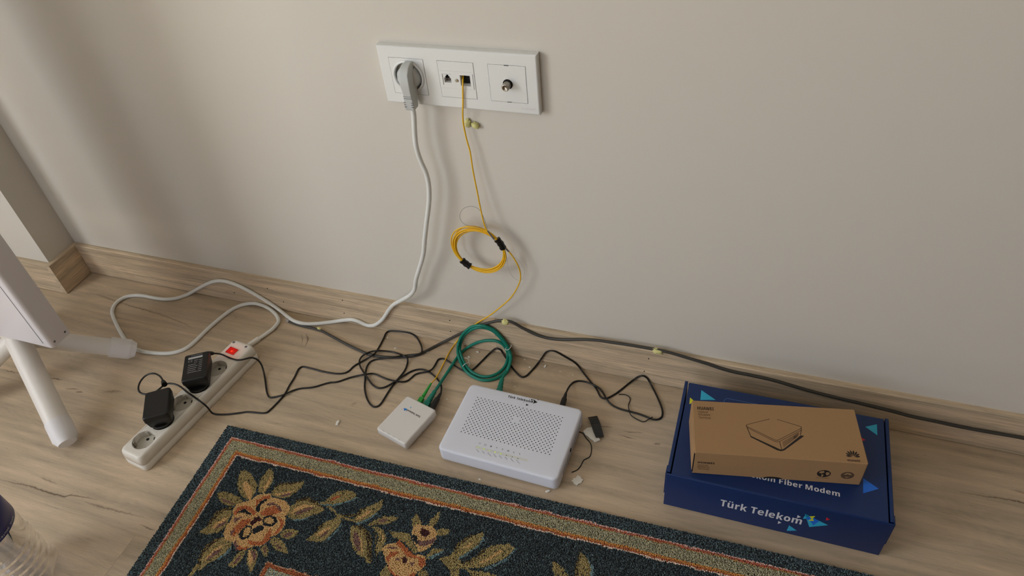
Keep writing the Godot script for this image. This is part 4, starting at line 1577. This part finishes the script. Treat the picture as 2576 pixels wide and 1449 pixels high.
# ---------- odds and ends on the floor ----------
func sheet(poly: Array, y0: float, y1: float) -> ArrayMesh:       # flat scrap from an outline in millimetres (x, z)
	var st := SurfaceTool.new()
	st.begin(Mesh.PRIMITIVE_TRIANGLES)
	var flat := []
	for i in range(0, poly.size(), 2):
		flat.append_array([poly[i], -poly[i + 1]])
	film(st, flat, y1 - y0)
	st.generate_normals()
	var m := st.commit()
	var st2 := SurfaceTool.new()
	st2.begin(Mesh.PRIMITIVE_TRIANGLES)
	st2.append_from(m, 0, face_up(y0))
	return st2.commit()


func scraps():
	var a = obj("twist_wire", tube(path_of("wire_a", 2), 0.0008, 6), M.cord_black)
	tag(a, "short black twist wire crossing the adapter cord loop near the blue carton", "wire", "black twist wires")
	var b = obj("twist_wire", tube(path_of("wire_b", 2), 0.0008, 6), M.cord_black)
	tag(b, "short black twist wire from the taped paper scrap toward the white spacer", "wire", "black twist wires")
	var t = thing("paper_scrap", "crumpled white paper scrap with a strip of black tape, beside the router", "scrap", Vector3(0.212, 0, 0.132))
	var inv := Transform3D(Basis.IDENTITY, -Vector3(0.212, 0, 0.132))
	# crumpled sheet: two tilted facets
	obj("paper", sheet([194, 139, 199, 131, 207, 127, 216, 139, 224, 148, 221, 151, 217, 155, 214, 152, 208, 150, 204, 147, 199, 145], 0.0003, 0.0032), M.paper, t, inv)
	var tp := []
	var bend := [[Vector3(0.1945, 0.0030, 0.1115), Vector3(0.2090, 0.0060, 0.1065)], [Vector3(0.1990, 0.0075, 0.1185), Vector3(0.2135, 0.0095, 0.1150)], [Vector3(0.2040, 0.0075, 0.1270), Vector3(0.2190, 0.0095, 0.1240)], [Vector3(0.2100, 0.0055, 0.1370), Vector3(0.2245, 0.0070, 0.1340)], [Vector3(0.2170, 0.0040, 0.1470), Vector3(0.2290, 0.0045, 0.1430)]]
	for e in bend:
		tp.append(PackedVector3Array([e[0], e[1], e[1] + Vector3(0, 0.0012, 0), e[0] + Vector3(0, 0.0012, 0)]))
	obj("black_tape", loft(tp, true, true, false), M.tape, t, inv)
	var sp = obj("tile_spacer", sheet([200, 231, 202, 229, 201.4, 227.6, 203.4, 225.4, 204.6, 225.8, 207, 219, 209, 220.6, 210.2, 220, 213, 222.4, 213, 223.6, 217, 225, 215.4, 228, 215.8, 229.4, 213.6, 232.6, 212.4, 232.4, 210, 237, 208, 235.4, 206.6, 235.8, 203.8, 233.6, 203.8, 232.4], 0.0002, 0.0018), M.paper)
	tag(sp, "small square white spacer with nibbled edges on the floor before the carton", "spacer")
	var spots := [-125, 41, 5, -35, 18, 6, -46, 34, 7, -188, 48, 5, -215, 26, 4, 54, 14, 3, 68, 29, 4, 94, 20, 7, 57, 78, 4, -47, 134, 4, -208, 230, 11, 123, 25, 3, 146, 27, 3, 64, 267, 5, 171, 258, 8]
	var told := ["tiny pale crumb beside the grey cable between the black cord tangle and green coil", "pale plaster crumb inside the green cable coil, the one nearest the skirting",
		"pale plaster crumb inside the green cable coil, the one nearer the router", "tiny pale crumb inside the upper black cord loop, close to the grey cable",
		"tiny pale crumb inside the upper black cord loop, close to the skirting", "tiny crumb at the foot of the skirting just past the green coil",
		"tiny crumb in the bend of black cord next to the green coil", "long pale crumb by the skirting under the rising black cord",
		"tiny crumb on the floor just behind the router's printed emblem", "tiny crumb on the floor between the small white box and the router",
		"largest pale plaster flake, lying on the floor between rug and small white box", "tiny crumb under the tall black cord arch, on its green coil side",
		"tiny crumb under the tall black cord arch, on its blue carton side", "pale crumb between the router's front face and the rug, toward the lit lamps", "long pale crumb at the router's front corner nearest the spacer"]
	for i in range(0, spots.size(), 3):
		var s: float = spots[i + 2] * 0.001
		var th := rng.randf() * TAU
		var ring := func(y: float, k: float) -> PackedVector3Array:
			var r := PackedVector3Array()
			for q in [Vector2(0.5, 0.16), Vector2(0.2, 0.26), Vector2(-0.42, 0.2), Vector2(-0.5, -0.14), Vector2(0.1, -0.25), Vector2(0.46, -0.12)]:
				r.append(Vector3(q.x * s * k, y, q.y * s * k * 1.1))
			return r
		var o = obj("plaster_crumb", loft([ring.call(0.0, 0.8), ring.call(s * 0.08, 1.0), ring.call(s * 0.22, 0.7)], true, true, false), M.plaster, null, Transform3D(Basis(Vector3.UP, th), Vector3(spots[i] * 0.001, 0.0001, spots[i + 1] * 0.001)))
		tag(o, told[i / 3], "crumb", "plaster crumbs on the floor")


# Cable runs, in tenths of a millimetre, x y z by turns.
func run(which):
	match which:
		"coax": return [-4264,26,369,-4067,26,400,-3869,26,414,-3670,26,418,-3472,26,442,-3280,26,494,-3090,26,552,-2899,26,609,-2708,26,663,-2515,26,711,-2320,26,751,-2121,26,762,-1924,26,738,-1731,26,692,-1543,26,626,-1371,26,528,-1245,26,375,-1123,27,218,-970,94,129,-817,221,126,-664,349,126,-508,473,126,-348,590,126,-183,702,126,-11,802,126,172,881,126,366,894,126,542,802,126,723,718,126,914,666,126,1113,664,126,1308,701,126,1500,755,126,1693,804,126,1889,832,126,2088,842,126,2287,853,126,2486,859,126,2685,862,126,2884,863,126,3082,847,126,3279,816,126,3475,784,126,3671,749,126,3865,703,126,4062,679,126,4261,675,126,4460,669,126,4658,654,126,4855,624,126,5051,590,126,5248,563,126,5446,540,126,5644,523,126,5842,509,126,6041,492,126,6239,475,126,6437,455,126,6634,429,126,6833,420,126,7032,417,126,7231,408,126,7430,405,126,7629,407,126,7828,413,126,8027,418,126,8226,415,126,8424,403,126,8623,392,126,8822,382,126,9021,372,126]
		"white": return [-659,4955,260,-662,4795,260,-685,4638,259,-706,4480,262,-712,4321,278,-707,4162,271,-687,4005,257,-653,3849,250,-646,3690,249,-658,3531,252,-684,3374,258,-721,3219,263,-764,3065,267,-807,2912,270,-849,2758,271,-892,2604,270,-932,2450,268,-973,2296,262,-1028,2146,255,-1091,2000,246,-1155,1854,237,-1220,1709,227,-1279,1561,218,-1322,1408,211,-1397,1267,204,-1503,1149,197,-1625,1047,189,-1748,945,177,-1865,841,151,-1972,724,137,-2065,594,137,-2153,461,137,-2247,332,137,-2357,217,137,-2485,123,137,-2637,96,137,-2786,155,137,-2941,170,137,-3093,122,137,-3243,66,138,-3392,38,179,-3537,37,245,-3686,38,303,-3834,53,360,-3985,84,394,-4141,78,364,-4283,50,298,-4426,38,229,-4572,44,165,-4708,115,137,-4835,211,137,-4969,298,137,-5106,380,137,-5246,456,137,-5392,519,137,-5546,561,137,-5704,579,137,-5862,561,137,-6014,511,137,-6157,441,137,-6295,360,137,-6430,276,137,-6564,190,137,-6698,103,140,-6825,39,196,-6930,37,315,-7065,37,401,-7216,37,449,-7374,37,469,-7534,37,475,-7693,37,473,-7852,37,487,-8006,37,527,-8139,37,613,-8198,37,757,-8172,37,913,-8089,37,1048,-7970,37,1154,-7841,37,1248,-7710,37,1339,-7577,37,1427,-7442,37,1512,-7306,37,1595,-7167,37,1673,-7023,37,1743,-6872,37,1793,-6714,37,1815,-6555,37,1810,-6397,37,1790,-6240,37,1763,-6086,37,1721,-5945,37,1646,-5839,37,1529,-5790,37,1378,-5769,37,1220,-5757,37,1061,-5738,37,903,-5709,37,746,-5676,37,590,-5629,37,438,-5561,37,293,-5452,37,178,-5304,64,137,-5147,91,137,-4990,71,137,-4838,38,162,-4693,37,229,-4558,37,314,-4454,37,432,-4442,37,589,-4482,37,743,-4543,37,891,-4607,37,1037]
		"cord_box": return [-5199,540,2651,-5260,527,2609,-5323,514,2571,-5390,500,2538,-5460,489,2516,-5533,477,2501,-5607,463,2502,-5676,447,2524,-5731,425,2570,-5759,401,2635,-5757,382,2707,-5730,367,2775,-5681,358,2830,-5614,354,2864,-5540,355,2873,-5466,355,2858,-5400,355,2823,-5353,357,2766,-5326,361,2696,-5307,362,2623,-5263,362,2566,-5192,362,2544,-5117,358,2539,-5043,354,2546,-4970,352,2564,-4899,351,2590,-4829,352,2617,-4758,352,2641,-4685,353,2661,-4613,352,2682,-4541,353,2704,-4469,349,2725,-4402,322,2740,-4357,262,2741,-4336,191,2737,-4332,116,2733,-4319,43,2725,-4254,17,2710,-4181,16,2693,-4108,16,2673,-4037,16,2648,-3968,16,2619,-3900,16,2587,-3832,16,2556,-3763,16,2524,-3690,16,2506,-3616,16,2495,-3542,16,2484,-3468,16,2470,-3403,16,2437,-3376,16,2367,-3359,16,2294,-3345,16,2220,-3333,16,2146,-3323,16,2071,-3320,16,1996,-3327,16,1922,-3340,16,1847,-3349,16,1773,-3353,16,1698,-3359,16,1623,-3371,16,1549,-3387,16,1475,-3395,16,1401,-3357,16,1341,-3282,16,1333,-3207,16,1336,-3132,16,1339,-3057,16,1342,-2982,16,1346,-2907,16,1347,-2831,16,1345,-2756,16,1341,-2682,16,1333,-2608,16,1319,-2538,16,1293,-2477,16,1248,-2445,16,1181,-2429,16,1108,-2398,16,1040,-2355,16,978,-2311,19,917,-2259,33,865,-2202,60,824,-2166,64,762,-2168,44,690,-2177,26,618,-2185,18,543,-2189,16,468,-2195,16,393,-2202,16,319,-2213,16,244,-2222,16,170,-2184,25,117,-2112,46,116,-2038,59,116,-1963,68,116,-1889,77,116,-1814,82,116,-1739,80,116,-1668,58,116,-1607,19,129,-1547,16,174,-1493,16,226,-1443,18,282,-1399,26,342,-1360,44,404,-1326,64,468,-1321,72,537,-1385,76,574,-1457,60,585,-1529,42,595,-1596,43,627,-1650,63,675,-1709,77,718,-1778,74,746,-1850,64,767,-1922,49,783,-1993,33,799,-2065,21,820,-2130,17,855,-2176,16,914,-2186,16,988,-2175,16,1062,-2151,16,1133,-2123,16,1203,-2092,16,1271,-2060,16,1340,-2029,16,1408,-1995,16,1475,-1956,16,1539,-1912,16,1600,-1865,16,1659,-1814,16,1714,-1758,16,1764,-1697,16,1807,-1627,16,1832,-1562,16,1800,-1538,16,1730,-1534,16,1655,-1532,16,1580,-1531,16,1504,-1528,16,1429,-1523,16,1354,-1514,16,1280,-1504,16,1205,-1491,16,1131,-1475,16,1058,-1465,16,983,-1465,16,908,-1475,17,834,-1491,22,760,-1518,45,695,-1582,73,671,-1652,67,648,-1719,45,621,-1788,26,598,-1862,18,587,-1937,16,588,-2011,21,599,-2078,38,626,-2138,62,664,-2209,57,685,-2270,57,725,-2315,65,784,-2367,42,831,-2386,30,899,-2363,43,969,-2326,46,1034,-2277,26,1088,-2220,24,1136,-2164,36,1185,-2107,45,1233,-2048,35,1277,-1988,20,1319,-1926,16,1362,-1862,16,1401,-1792,16,1427,-1717,16,1429,-1650,16,1396,-1595,21,1345,-1544,35,1292,-1496,51,1237,-1463,44,1170,-1438,30,1101,-1408,20,1033,-1369,16,969,-1319,16,912,-1260,16,867,-1190,16,840,-1115,16,835,-1042,16,852,-972,16,880,-905,16,914,-840,16,952,-780,18,996,-726,29,1048,-679,46,1104,-639,62,1165,-609,77,1233,-586,90,1303]
		"cord_router": return [-4848,450,1798,-4779,421,1757,-4704,392,1731,-4624,364,1730,-4541,350,1736,-4456,350,1744,-4372,352,1747,-4291,353,1723,-4221,351,1675,-4157,338,1622,-4095,290,1591,-4054,217,1583,-4025,139,1598,-3983,84,1645,-3936,46,1705,-3886,23,1769,-3833,16,1835,-3780,16,1901,-3727,16,1967,-3671,16,2032,-3611,16,2091,-3538,16,2133,-3459,20,2105,-3382,34,2072,-3307,48,2036,-3260,38,1967,-3220,21,1895,-3159,16,1837,-3084,16,1797,-3004,16,1767,-2926,16,1735,-2853,16,1691,-2786,16,1639,-2719,16,1587,-2647,16,1542,-2567,16,1515,-2495,16,1470,-2432,16,1413,-2367,16,1358,-2297,19,1311,-2220,32,1278,-2141,50,1254,-2066,49,1215,-2000,28,1167,-1920,17,1161,-1837,16,1179,-1754,17,1197,-1671,25,1214,-1592,48,1235,-1512,71,1252,-1433,59,1239,-1367,26,1198,-1305,17,1142,-1271,16,1064,-1241,16,985,-1177,20,932,-1098,31,902,-1021,44,869,-983,33,797,-980,20,714,-981,16,629,-976,16,544,-910,16,502,-827,16,519,-747,16,549,-669,16,582,-592,16,618,-514,16,652,-433,16,677,-349,16,674,-285,16,621,-249,16,545,-221,16,464,-194,16,384,-168,16,303,-142,16,222,-110,21,144,-57,73,116,8,127,116,82,111,116,117,34,119,177,16,171,237,16,231,296,16,292,355,16,353,417,16,411,481,16,466,550,16,516,627,16,551,689,16,505,722,16,427,750,16,346,775,16,265,796,18,183,831,58,122,870,133,116,906,210,116,949,283,116,1015,336,116,1097,349,116,1177,322,116,1250,280,116,1324,238,116,1399,197,116,1467,147,116,1522,82,116,1576,24,137,1637,16,195,1698,16,254,1759,16,314,1821,16,372,1884,16,429,1942,16,491,1990,16,560,2043,16,627,2119,16,647,2186,16,596,2241,16,531,2291,16,462,2336,16,390,2378,16,316,2420,16,242,2464,17,170,2518,48,120,2573,113,116,2644,158,116,2713,123,116,2756,50,120,2806,17,173,2853,16,243,2899,16,315,2943,16,388,2985,16,461,3026,16,536,3062,16,613,3085,16,694,3085,16,779,3034,16,843,2952,16,862,2870,16,843,2787,16,825,2703,16,811,2618,16,804,2533,16,801,2449,16,796,2365,16,782,2284,17,756,2210,28,717,2147,47,664,2100,35,594,2052,21,526,1991,25,468,1913,45,444,1833,41,415,1755,27,387,1671,18,377,1587,16,389,1521,17,438,1494,34,516,1483,58,597,1480,79,679,1481,100,762]
		"ether": return [-695,110,1317,-692,100,1232,-689,89,1147,-686,79,1063,-684,69,978,-681,58,893,-679,48,809,-677,39,724,-668,43,640,-656,50,556,-654,38,472,-647,29,388,-629,27,304,-601,27,224,-557,35,153,-494,84,129,-429,139,127,-362,191,127,-290,238,127,-215,277,127,-136,309,127,-53,330,127,32,336,127,112,309,127,169,247,127,201,168,127,217,85,132,241,51,196,262,58,278,264,41,361,249,29,444,221,27,524,178,27,598,120,27,659,47,27,703,-36,27,723,-121,28,720,-204,39,706,-283,56,679,-353,49,631,-416,35,576,-476,29,516,-532,36,452,-580,72,393,-625,80,322,-664,63,248,-696,50,171,-691,110,129,-662,190,128,-626,267,131,-583,340,140,-536,410,154,-485,477,167,-428,540,175,-363,596,175,-291,641,176,-210,658,164,-131,639,140,-53,607,128,18,561,127,75,498,127,123,427,127,169,356,130,212,282,137,242,203,144,263,121,156,292,73,213,318,66,294,330,55,377,323,35,460,302,28,542,267,27,620,217,27,688,153,27,743,77,27,783,-6,27,801,-91,27,798,-174,28,781,-255,35,755,-332,49,721,-402,52,673,-462,41,614,-518,33,550,-573,45,486,-620,76,423,-662,78,349,-696,79,271,-718,96,192,-700,169,165,-667,248,166,-629,324,167,-586,398,171,-540,469,177,-488,536,174,-426,594,162,-358,645,162,-286,689,172,-206,717,178,-124,706,163,-50,670,144,22,625,139,84,566,141,135,498,144,182,427,149,223,353,157,259,276,168,285,196,178,309,122,206,338,113,284,352,106,368,356,93,452,340,47,518,334,59,597,335,93,675,339,120,756]
		"fibre": return [435,2627,200,493,2524,191,548,2419,183,592,2308,176,623,2194,170,634,2075,164,624,1957,158,590,1843,152,544,1734,148,493,1626,147,434,1523,145,367,1425,144,293,1331,142,218,1239,140,141,1148,136,64,1058,131,-16,970,126,-100,885,121,-185,803,117,-272,721,114,-357,638,118,-441,557,142,-469,509,153,-530,421,138,-608,330,134,-681,237,123,-750,140,113,-815,44,126,-846,11,228,-850,13,347,-844,23,465,-841,25,584,-843,13,702,-837,21,821,-828,42,938,-822,69,1053,-828,110,1165]
		"wire_a": return [2319,8,495,2366,8,478,2416,8,471,2465,8,481,2505,8,509,2525,8,555,2523,9,605,2520,12,655,2528,20,704,2542,29,751,2558,36,798,2579,35,844,2611,23,880,2655,12,901,2702,9,919,2750,9,935,2799,11,947,2846,18,938,2882,31,905,2917,37,870,2947,32,830]
		"wire_b": return [1846,8,1410,1895,8,1405,1943,8,1417,1979,8,1452,2012,8,1489,2050,8,1521,2089,8,1552,2120,8,1592,2140,8,1637,2153,8,1685,2161,8,1735,2163,8,1785,2152,8,1833,2118,8,1869,2084,8,1906,2075,8,1954,2069,8,2004,2057,8,2052,2036,8,2098,2002,8,2134,1964,8,2167]
		"fibre_top": return [57,5317,30,85,5240,139,64,5092,136,44,4945,136,19,4798,134,-1,4653,114,-4,4505,97,10,4357,101,37,4212,110,43,4063,119,49,3915,129,62,3767,142,78,3620,156,92,3472,169,106,3325,182,126,3178,200,152,3034,224,202,2895,238,305,2790,240]
		"thread_up": return [205,2955,240,190,3013,231,174,3070,222,157,3127,212,134,3182,201,103,3232,190,58,3270,180,0,3285,174,-60,3280,170,-116,3257,165,-166,3225,161,-210,3183,159,-242,3132,159,-264,3076,160,-266,3016,164,-239,2965,175,-187,2942,194,-130,2939,211,-72,2948,226,-12,2951,234,48,2952,237,109,2951,240]
		"thread_down": return [497,2487,200,541,2446,190,584,2405,180,623,2359,171,652,2307,163,675,2252,156,692,2194,150,703,2135,149,695,2075,150,677,2017,150,653,1962,149,615,1916,151,558,1921,158,516,1963,166,488,2016,174,469,2073,182,459,2132,189,454,2192,196,451,2252,201,450,2313,205,451,2373,207,452,2433,210]


# Motifs woven into the rug: colour word, then outline in millimetres along and across the rug.
func rug_motifs():
	return [
		["olive",110,118,99,114,87,106,81,98,75,85,73,75,80,71,93,75,107,85,114,91,118,105,118,112],
		["cream",116,118,103,109,92,99,88,91,92,89,103,94,112,103,117,112],
		["olive",122,102,116,91,113,77,118,57,125,61,133,72,135,85,134,95,132,101],
		["cream",130,99,126,90,127,77,125,67,131,77,132,87],
		["olive",142,99,144,88,152,80,170,74,186,64,186,76,181,87,174,98,162,102,148,101],
		["cream",149,98,163,91,177,83,173,89,156,99],
		["mauve",158,99,164,94,175,88,172,95,163,99],
		["umber",144,88,152,80,170,74,186,64,169,71,151,77,141,86],
		["olive",59,123,59,116,69,114,85,115,98,117,105,121,102,128,93,133,81,134,69,130],
		["mauve",66,124,74,126,87,127,97,129,87,131,74,129],
		["olive",68,183,74,173,74,160,76,149,86,141,96,137,101,145,102,156,103,167,98,177,81,184,69,185],
		["umber",71,175,73,161,74,148,84,139,93,134,97,138,86,144,80,154,77,168],
		["cream",83,174,83,166,91,156,98,149,98,155,92,166,87,174],
		["mauve",87,174,92,164,100,154,100,162,93,171],
		["olive",101,236,95,225,92,214,93,201,98,188,110,181,126,183,129,190,126,202,119,213,110,223,106,232],
		["umber",98,232,91,221,89,208,92,196,100,185,108,182,101,193,96,205,96,218,100,230],
		["cream",102,223,102,212,107,200,119,190,112,202,105,215],
		["mauve",105,221,105,213,109,203,119,197,116,205,110,214],
		["sky",119,213,126,203,129,191,131,191,129,204,121,215],
		["olive",95,227,92,229,93,238,91,247,96,247,98,241,99,233],
		["olive",141,218,143,210,143,203,145,195,154,189,156,198,154,211,150,218,145,219],
		["mauve",145,212,148,205,150,196,152,204,150,213],
		["olive",179,219,170,211,163,202,158,191,161,185,170,186,176,193,179,202,180,211],
		["cream",171,207,163,199,159,189,169,197,176,206],
		["mauve",161,188,169,189,175,195,176,203,168,195],
		["olive",173,181,179,175,187,180,191,190,187,191,179,188],
		["mauve",178,182,180,178,185,184,186,188],
		["olive",182,169,184,161,193,161,207,167,218,178,216,180,204,180,191,176],
		["mauve",188,167,198,171,208,173,201,176],
		["olive",193,157,193,148,203,143,218,143,217,151,208,159,197,160],
		["mauve",196,156,204,149,212,147,207,153,201,158],
		["olive",186,125,186,110,191,97,205,91,222,94,240,101,235,108,224,116,213,126,198,129,191,127],
		["umber",185,106,192,94,204,89,223,93,240,101,224,98,205,95,195,99],
		["cream",190,122,193,110,203,101,223,100,208,106,196,118],
		["mauve",195,120,203,112,214,104,224,102,214,111,204,119],
		["sky",197,130,213,124,225,115,215,126,201,131],
		["cream",106,176,103,166,105,155,103,145,98,138,100,128,109,121,118,116,122,107,132,101,143,98,148,104,159,104,172,104,181,108,187,116,185,126,188,133,192,140,192,149,188,157,180,163,179,172,172,179,162,182,154,189,144,190,136,191,130,185,121,185,112,183],
		["rust",103,143,103,134,113,127,125,127,138,133,137,139,130,136,119,132,110,136,108,146],
		["rust",130,125,127,115,134,105,145,102,146,106,135,112,132,121],
		["rust",146,135,144,131,149,122,160,116,174,120,175,125,165,129,156,134],
		["rust",116,171,118,162,122,149,135,143,136,151,131,160,128,170,123,177],
		["rust",174,130,187,134,190,145,188,154,180,160,183,152,185,141],
		["rust",171,159,172,151,178,157,181,166,177,175,167,180,154,181,148,175,160,176,171,172],
		["rust",136,191,137,186,148,188,155,183,154,189,143,193],
		["navy",107,141,116,132,126,135,134,140,127,140,117,138],
		["navy",137,132,132,125,134,115,142,107,141,113,138,122,141,131],
		["navy",152,137,162,131,173,132,177,139,172,149,163,149,156,146],
		["cream",155,138,161,134,169,136,173,140,170,145,163,145,158,143],
		["navy",130,164,133,156,142,155,149,165,147,174,140,178,130,173],
		["cream",135,167,135,159,141,156,146,165,143,172,139,174],
		["navy",147,160,151,152,159,149,163,155,156,161,152,166],
		["wine",137,151,139,142,146,137,152,142,146,147,142,154],
		["mauve",146,116,156,111,170,115,176,121,171,120,160,115,149,118],
		["mauve",115,171,119,166,121,174,120,176],
		["mauve",109,151,114,147,120,144,115,153,115,158],
		["mauve",130,186,131,181,140,190,141,195],
		["olive",236,93,247,94,262,102,274,104,289,105,290,109,276,109,264,107,254,101,239,97],
		["olive",224,96,234,88,239,77,245,68,257,63,269,62,278,67,277,73,267,81,255,88,243,93],
		["rust",238,85,244,78,254,72,252,77,243,85],
		["sky",225,96,248,90,262,83,279,69,281,71,267,83,252,91,238,96],
		["olive",287,107,291,101,292,92,297,84,310,74,316,68,321,63,324,72,322,82,316,91,309,99,300,107,291,109],
		["cream",292,105,298,97,305,87,312,82,308,92,300,101],
		["umber",266,102,275,101,289,96,293,87,302,79,297,92,291,100,277,104],
		["sky",295,109,304,105,313,95,322,84,323,86,315,98,307,106,298,111],
		["olive",232,152,237,148,243,138,245,128,250,119,259,113,264,106,268,105,273,113,273,122,268,132,264,142,262,148,248,152,235,153],
		["umber",237,147,244,135,244,126,249,118,249,128,244,139],
		["cream",245,144,251,133,259,125,263,122,257,133,251,142],
		["mauve",252,144,256,135,263,129,260,138,254,144],
		["sky",264,143,270,133,274,122,273,113,275,115,276,123,272,134,267,145],
		["olive",291,115,298,112,313,114,326,121,333,132,337,146,344,159,341,162,329,155,318,153,308,146,300,137,294,125],
		["cream",302,122,315,131,323,144,324,151,315,136],
		["mauve",298,121,304,124,313,133,321,148,316,148,305,136],
		["umber",292,112,303,111,320,116,330,127,336,141,344,159,337,157,330,143,323,129,310,119],
		["olive",314,108,321,98,331,89,345,85,356,84,352,91,343,99,328,104,316,109],
		["mauve",325,100,333,93,341,91,339,96,330,99],
		["olive",321,109,331,107,340,109,350,118,351,130,350,140,346,148,340,135,338,120,331,113],
		["cream",336,112,346,119,347,129,342,119],
		["umber",328,114,336,120,340,135,346,147,343,145,335,125],
		["olive",350,107,359,108,371,105,382,106,392,118,404,125,400,131,392,127,379,119,368,116,358,115],
		["olive",381,94,376,82,378,71,388,79,395,89,388,91],
		["olive",403,85,404,75,408,67,413,59,415,72,413,84],
		["olive",417,93,421,86,436,83,437,90,428,95,420,96],
		["olive",416,128,423,116,439,114,434,122,425,132,420,134],
		["sky",419,131,429,123,441,115,436,122,427,132],
		["olive",361,178,362,166,366,157,377,163,378,173],
		["olive",416,163,414,150,424,149,432,159],
		["cream",384,103,382,93,387,88,395,88,403,85,412,86,420,94,422,105,418,115,410,124,405,127,393,117],
		["navy",386,103,394,107,401,117,396,116,388,109],
		["mauve",395,110,405,110,413,106,421,99,420,108,410,116,401,118],
		["wine",396,100,395,92,402,91,410,95,407,104,401,104],
		["cream",354,143,350,135,354,129,365,123,373,123,386,128,398,133,406,130,417,131,421,141,418,149,413,155,409,161,401,166,390,169,377,165,368,157,361,149],
		["rust",367,124,370,117,381,123,395,131,405,133,403,138,390,137,377,129],
		["rust",361,149,364,137,376,134,375,139,367,146,369,155],
		["rust",406,134,416,133,420,141,416,148,410,144],
		["rust",368,157,379,164,390,167,384,170,373,163],
		["rust",401,166,407,157,412,158,412,161],
		["wine",384,142,387,138,393,142,393,148,388,148],
		["mauve",353,134,361,130,372,128,371,130,358,134],
		["mauve",374,146,382,141,381,147],
		["mauve",396,146,404,142,404,148],
		["olive",436,128,444,124,460,121,468,125,482,131,475,134,469,134,472,147,462,149,456,140,446,134],
		["olive",436,128,449,120,454,112,455,101,463,89,485,74,490,82,484,95,473,109,464,120,454,126],
		["cream",463,105,472,95,478,92,470,103],
		["umber",452,116,454,101,463,88,477,79,464,94,457,107],
		["sky",464,119,475,106,485,93,488,78,491,85,484,99,473,113,464,123],
		["olive",465,127,483,117,490,104,504,90,526,82,536,86,531,99,517,112,502,124,483,130,471,132],
		["cream",491,122,505,108,517,94,522,91,512,106,500,118],
		["umber",466,126,482,116,491,102,499,93,494,106,485,119,470,128],
		["sky",502,125,518,113,531,100,536,86,537,90,530,107,516,119,503,128],
		["olive",475,133,490,132,511,129,528,132,492,141],
		["olive",592,91,599,92,612,99,619,107,601,112,594,101],
		["olive",627,105,625,89,626,67,636,73,646,82,648,99],
		["umber",626,105,623,90,626,66,628,84,631,104],
		["sky",636,73,648,83,650,99,647,100,644,84],
	]
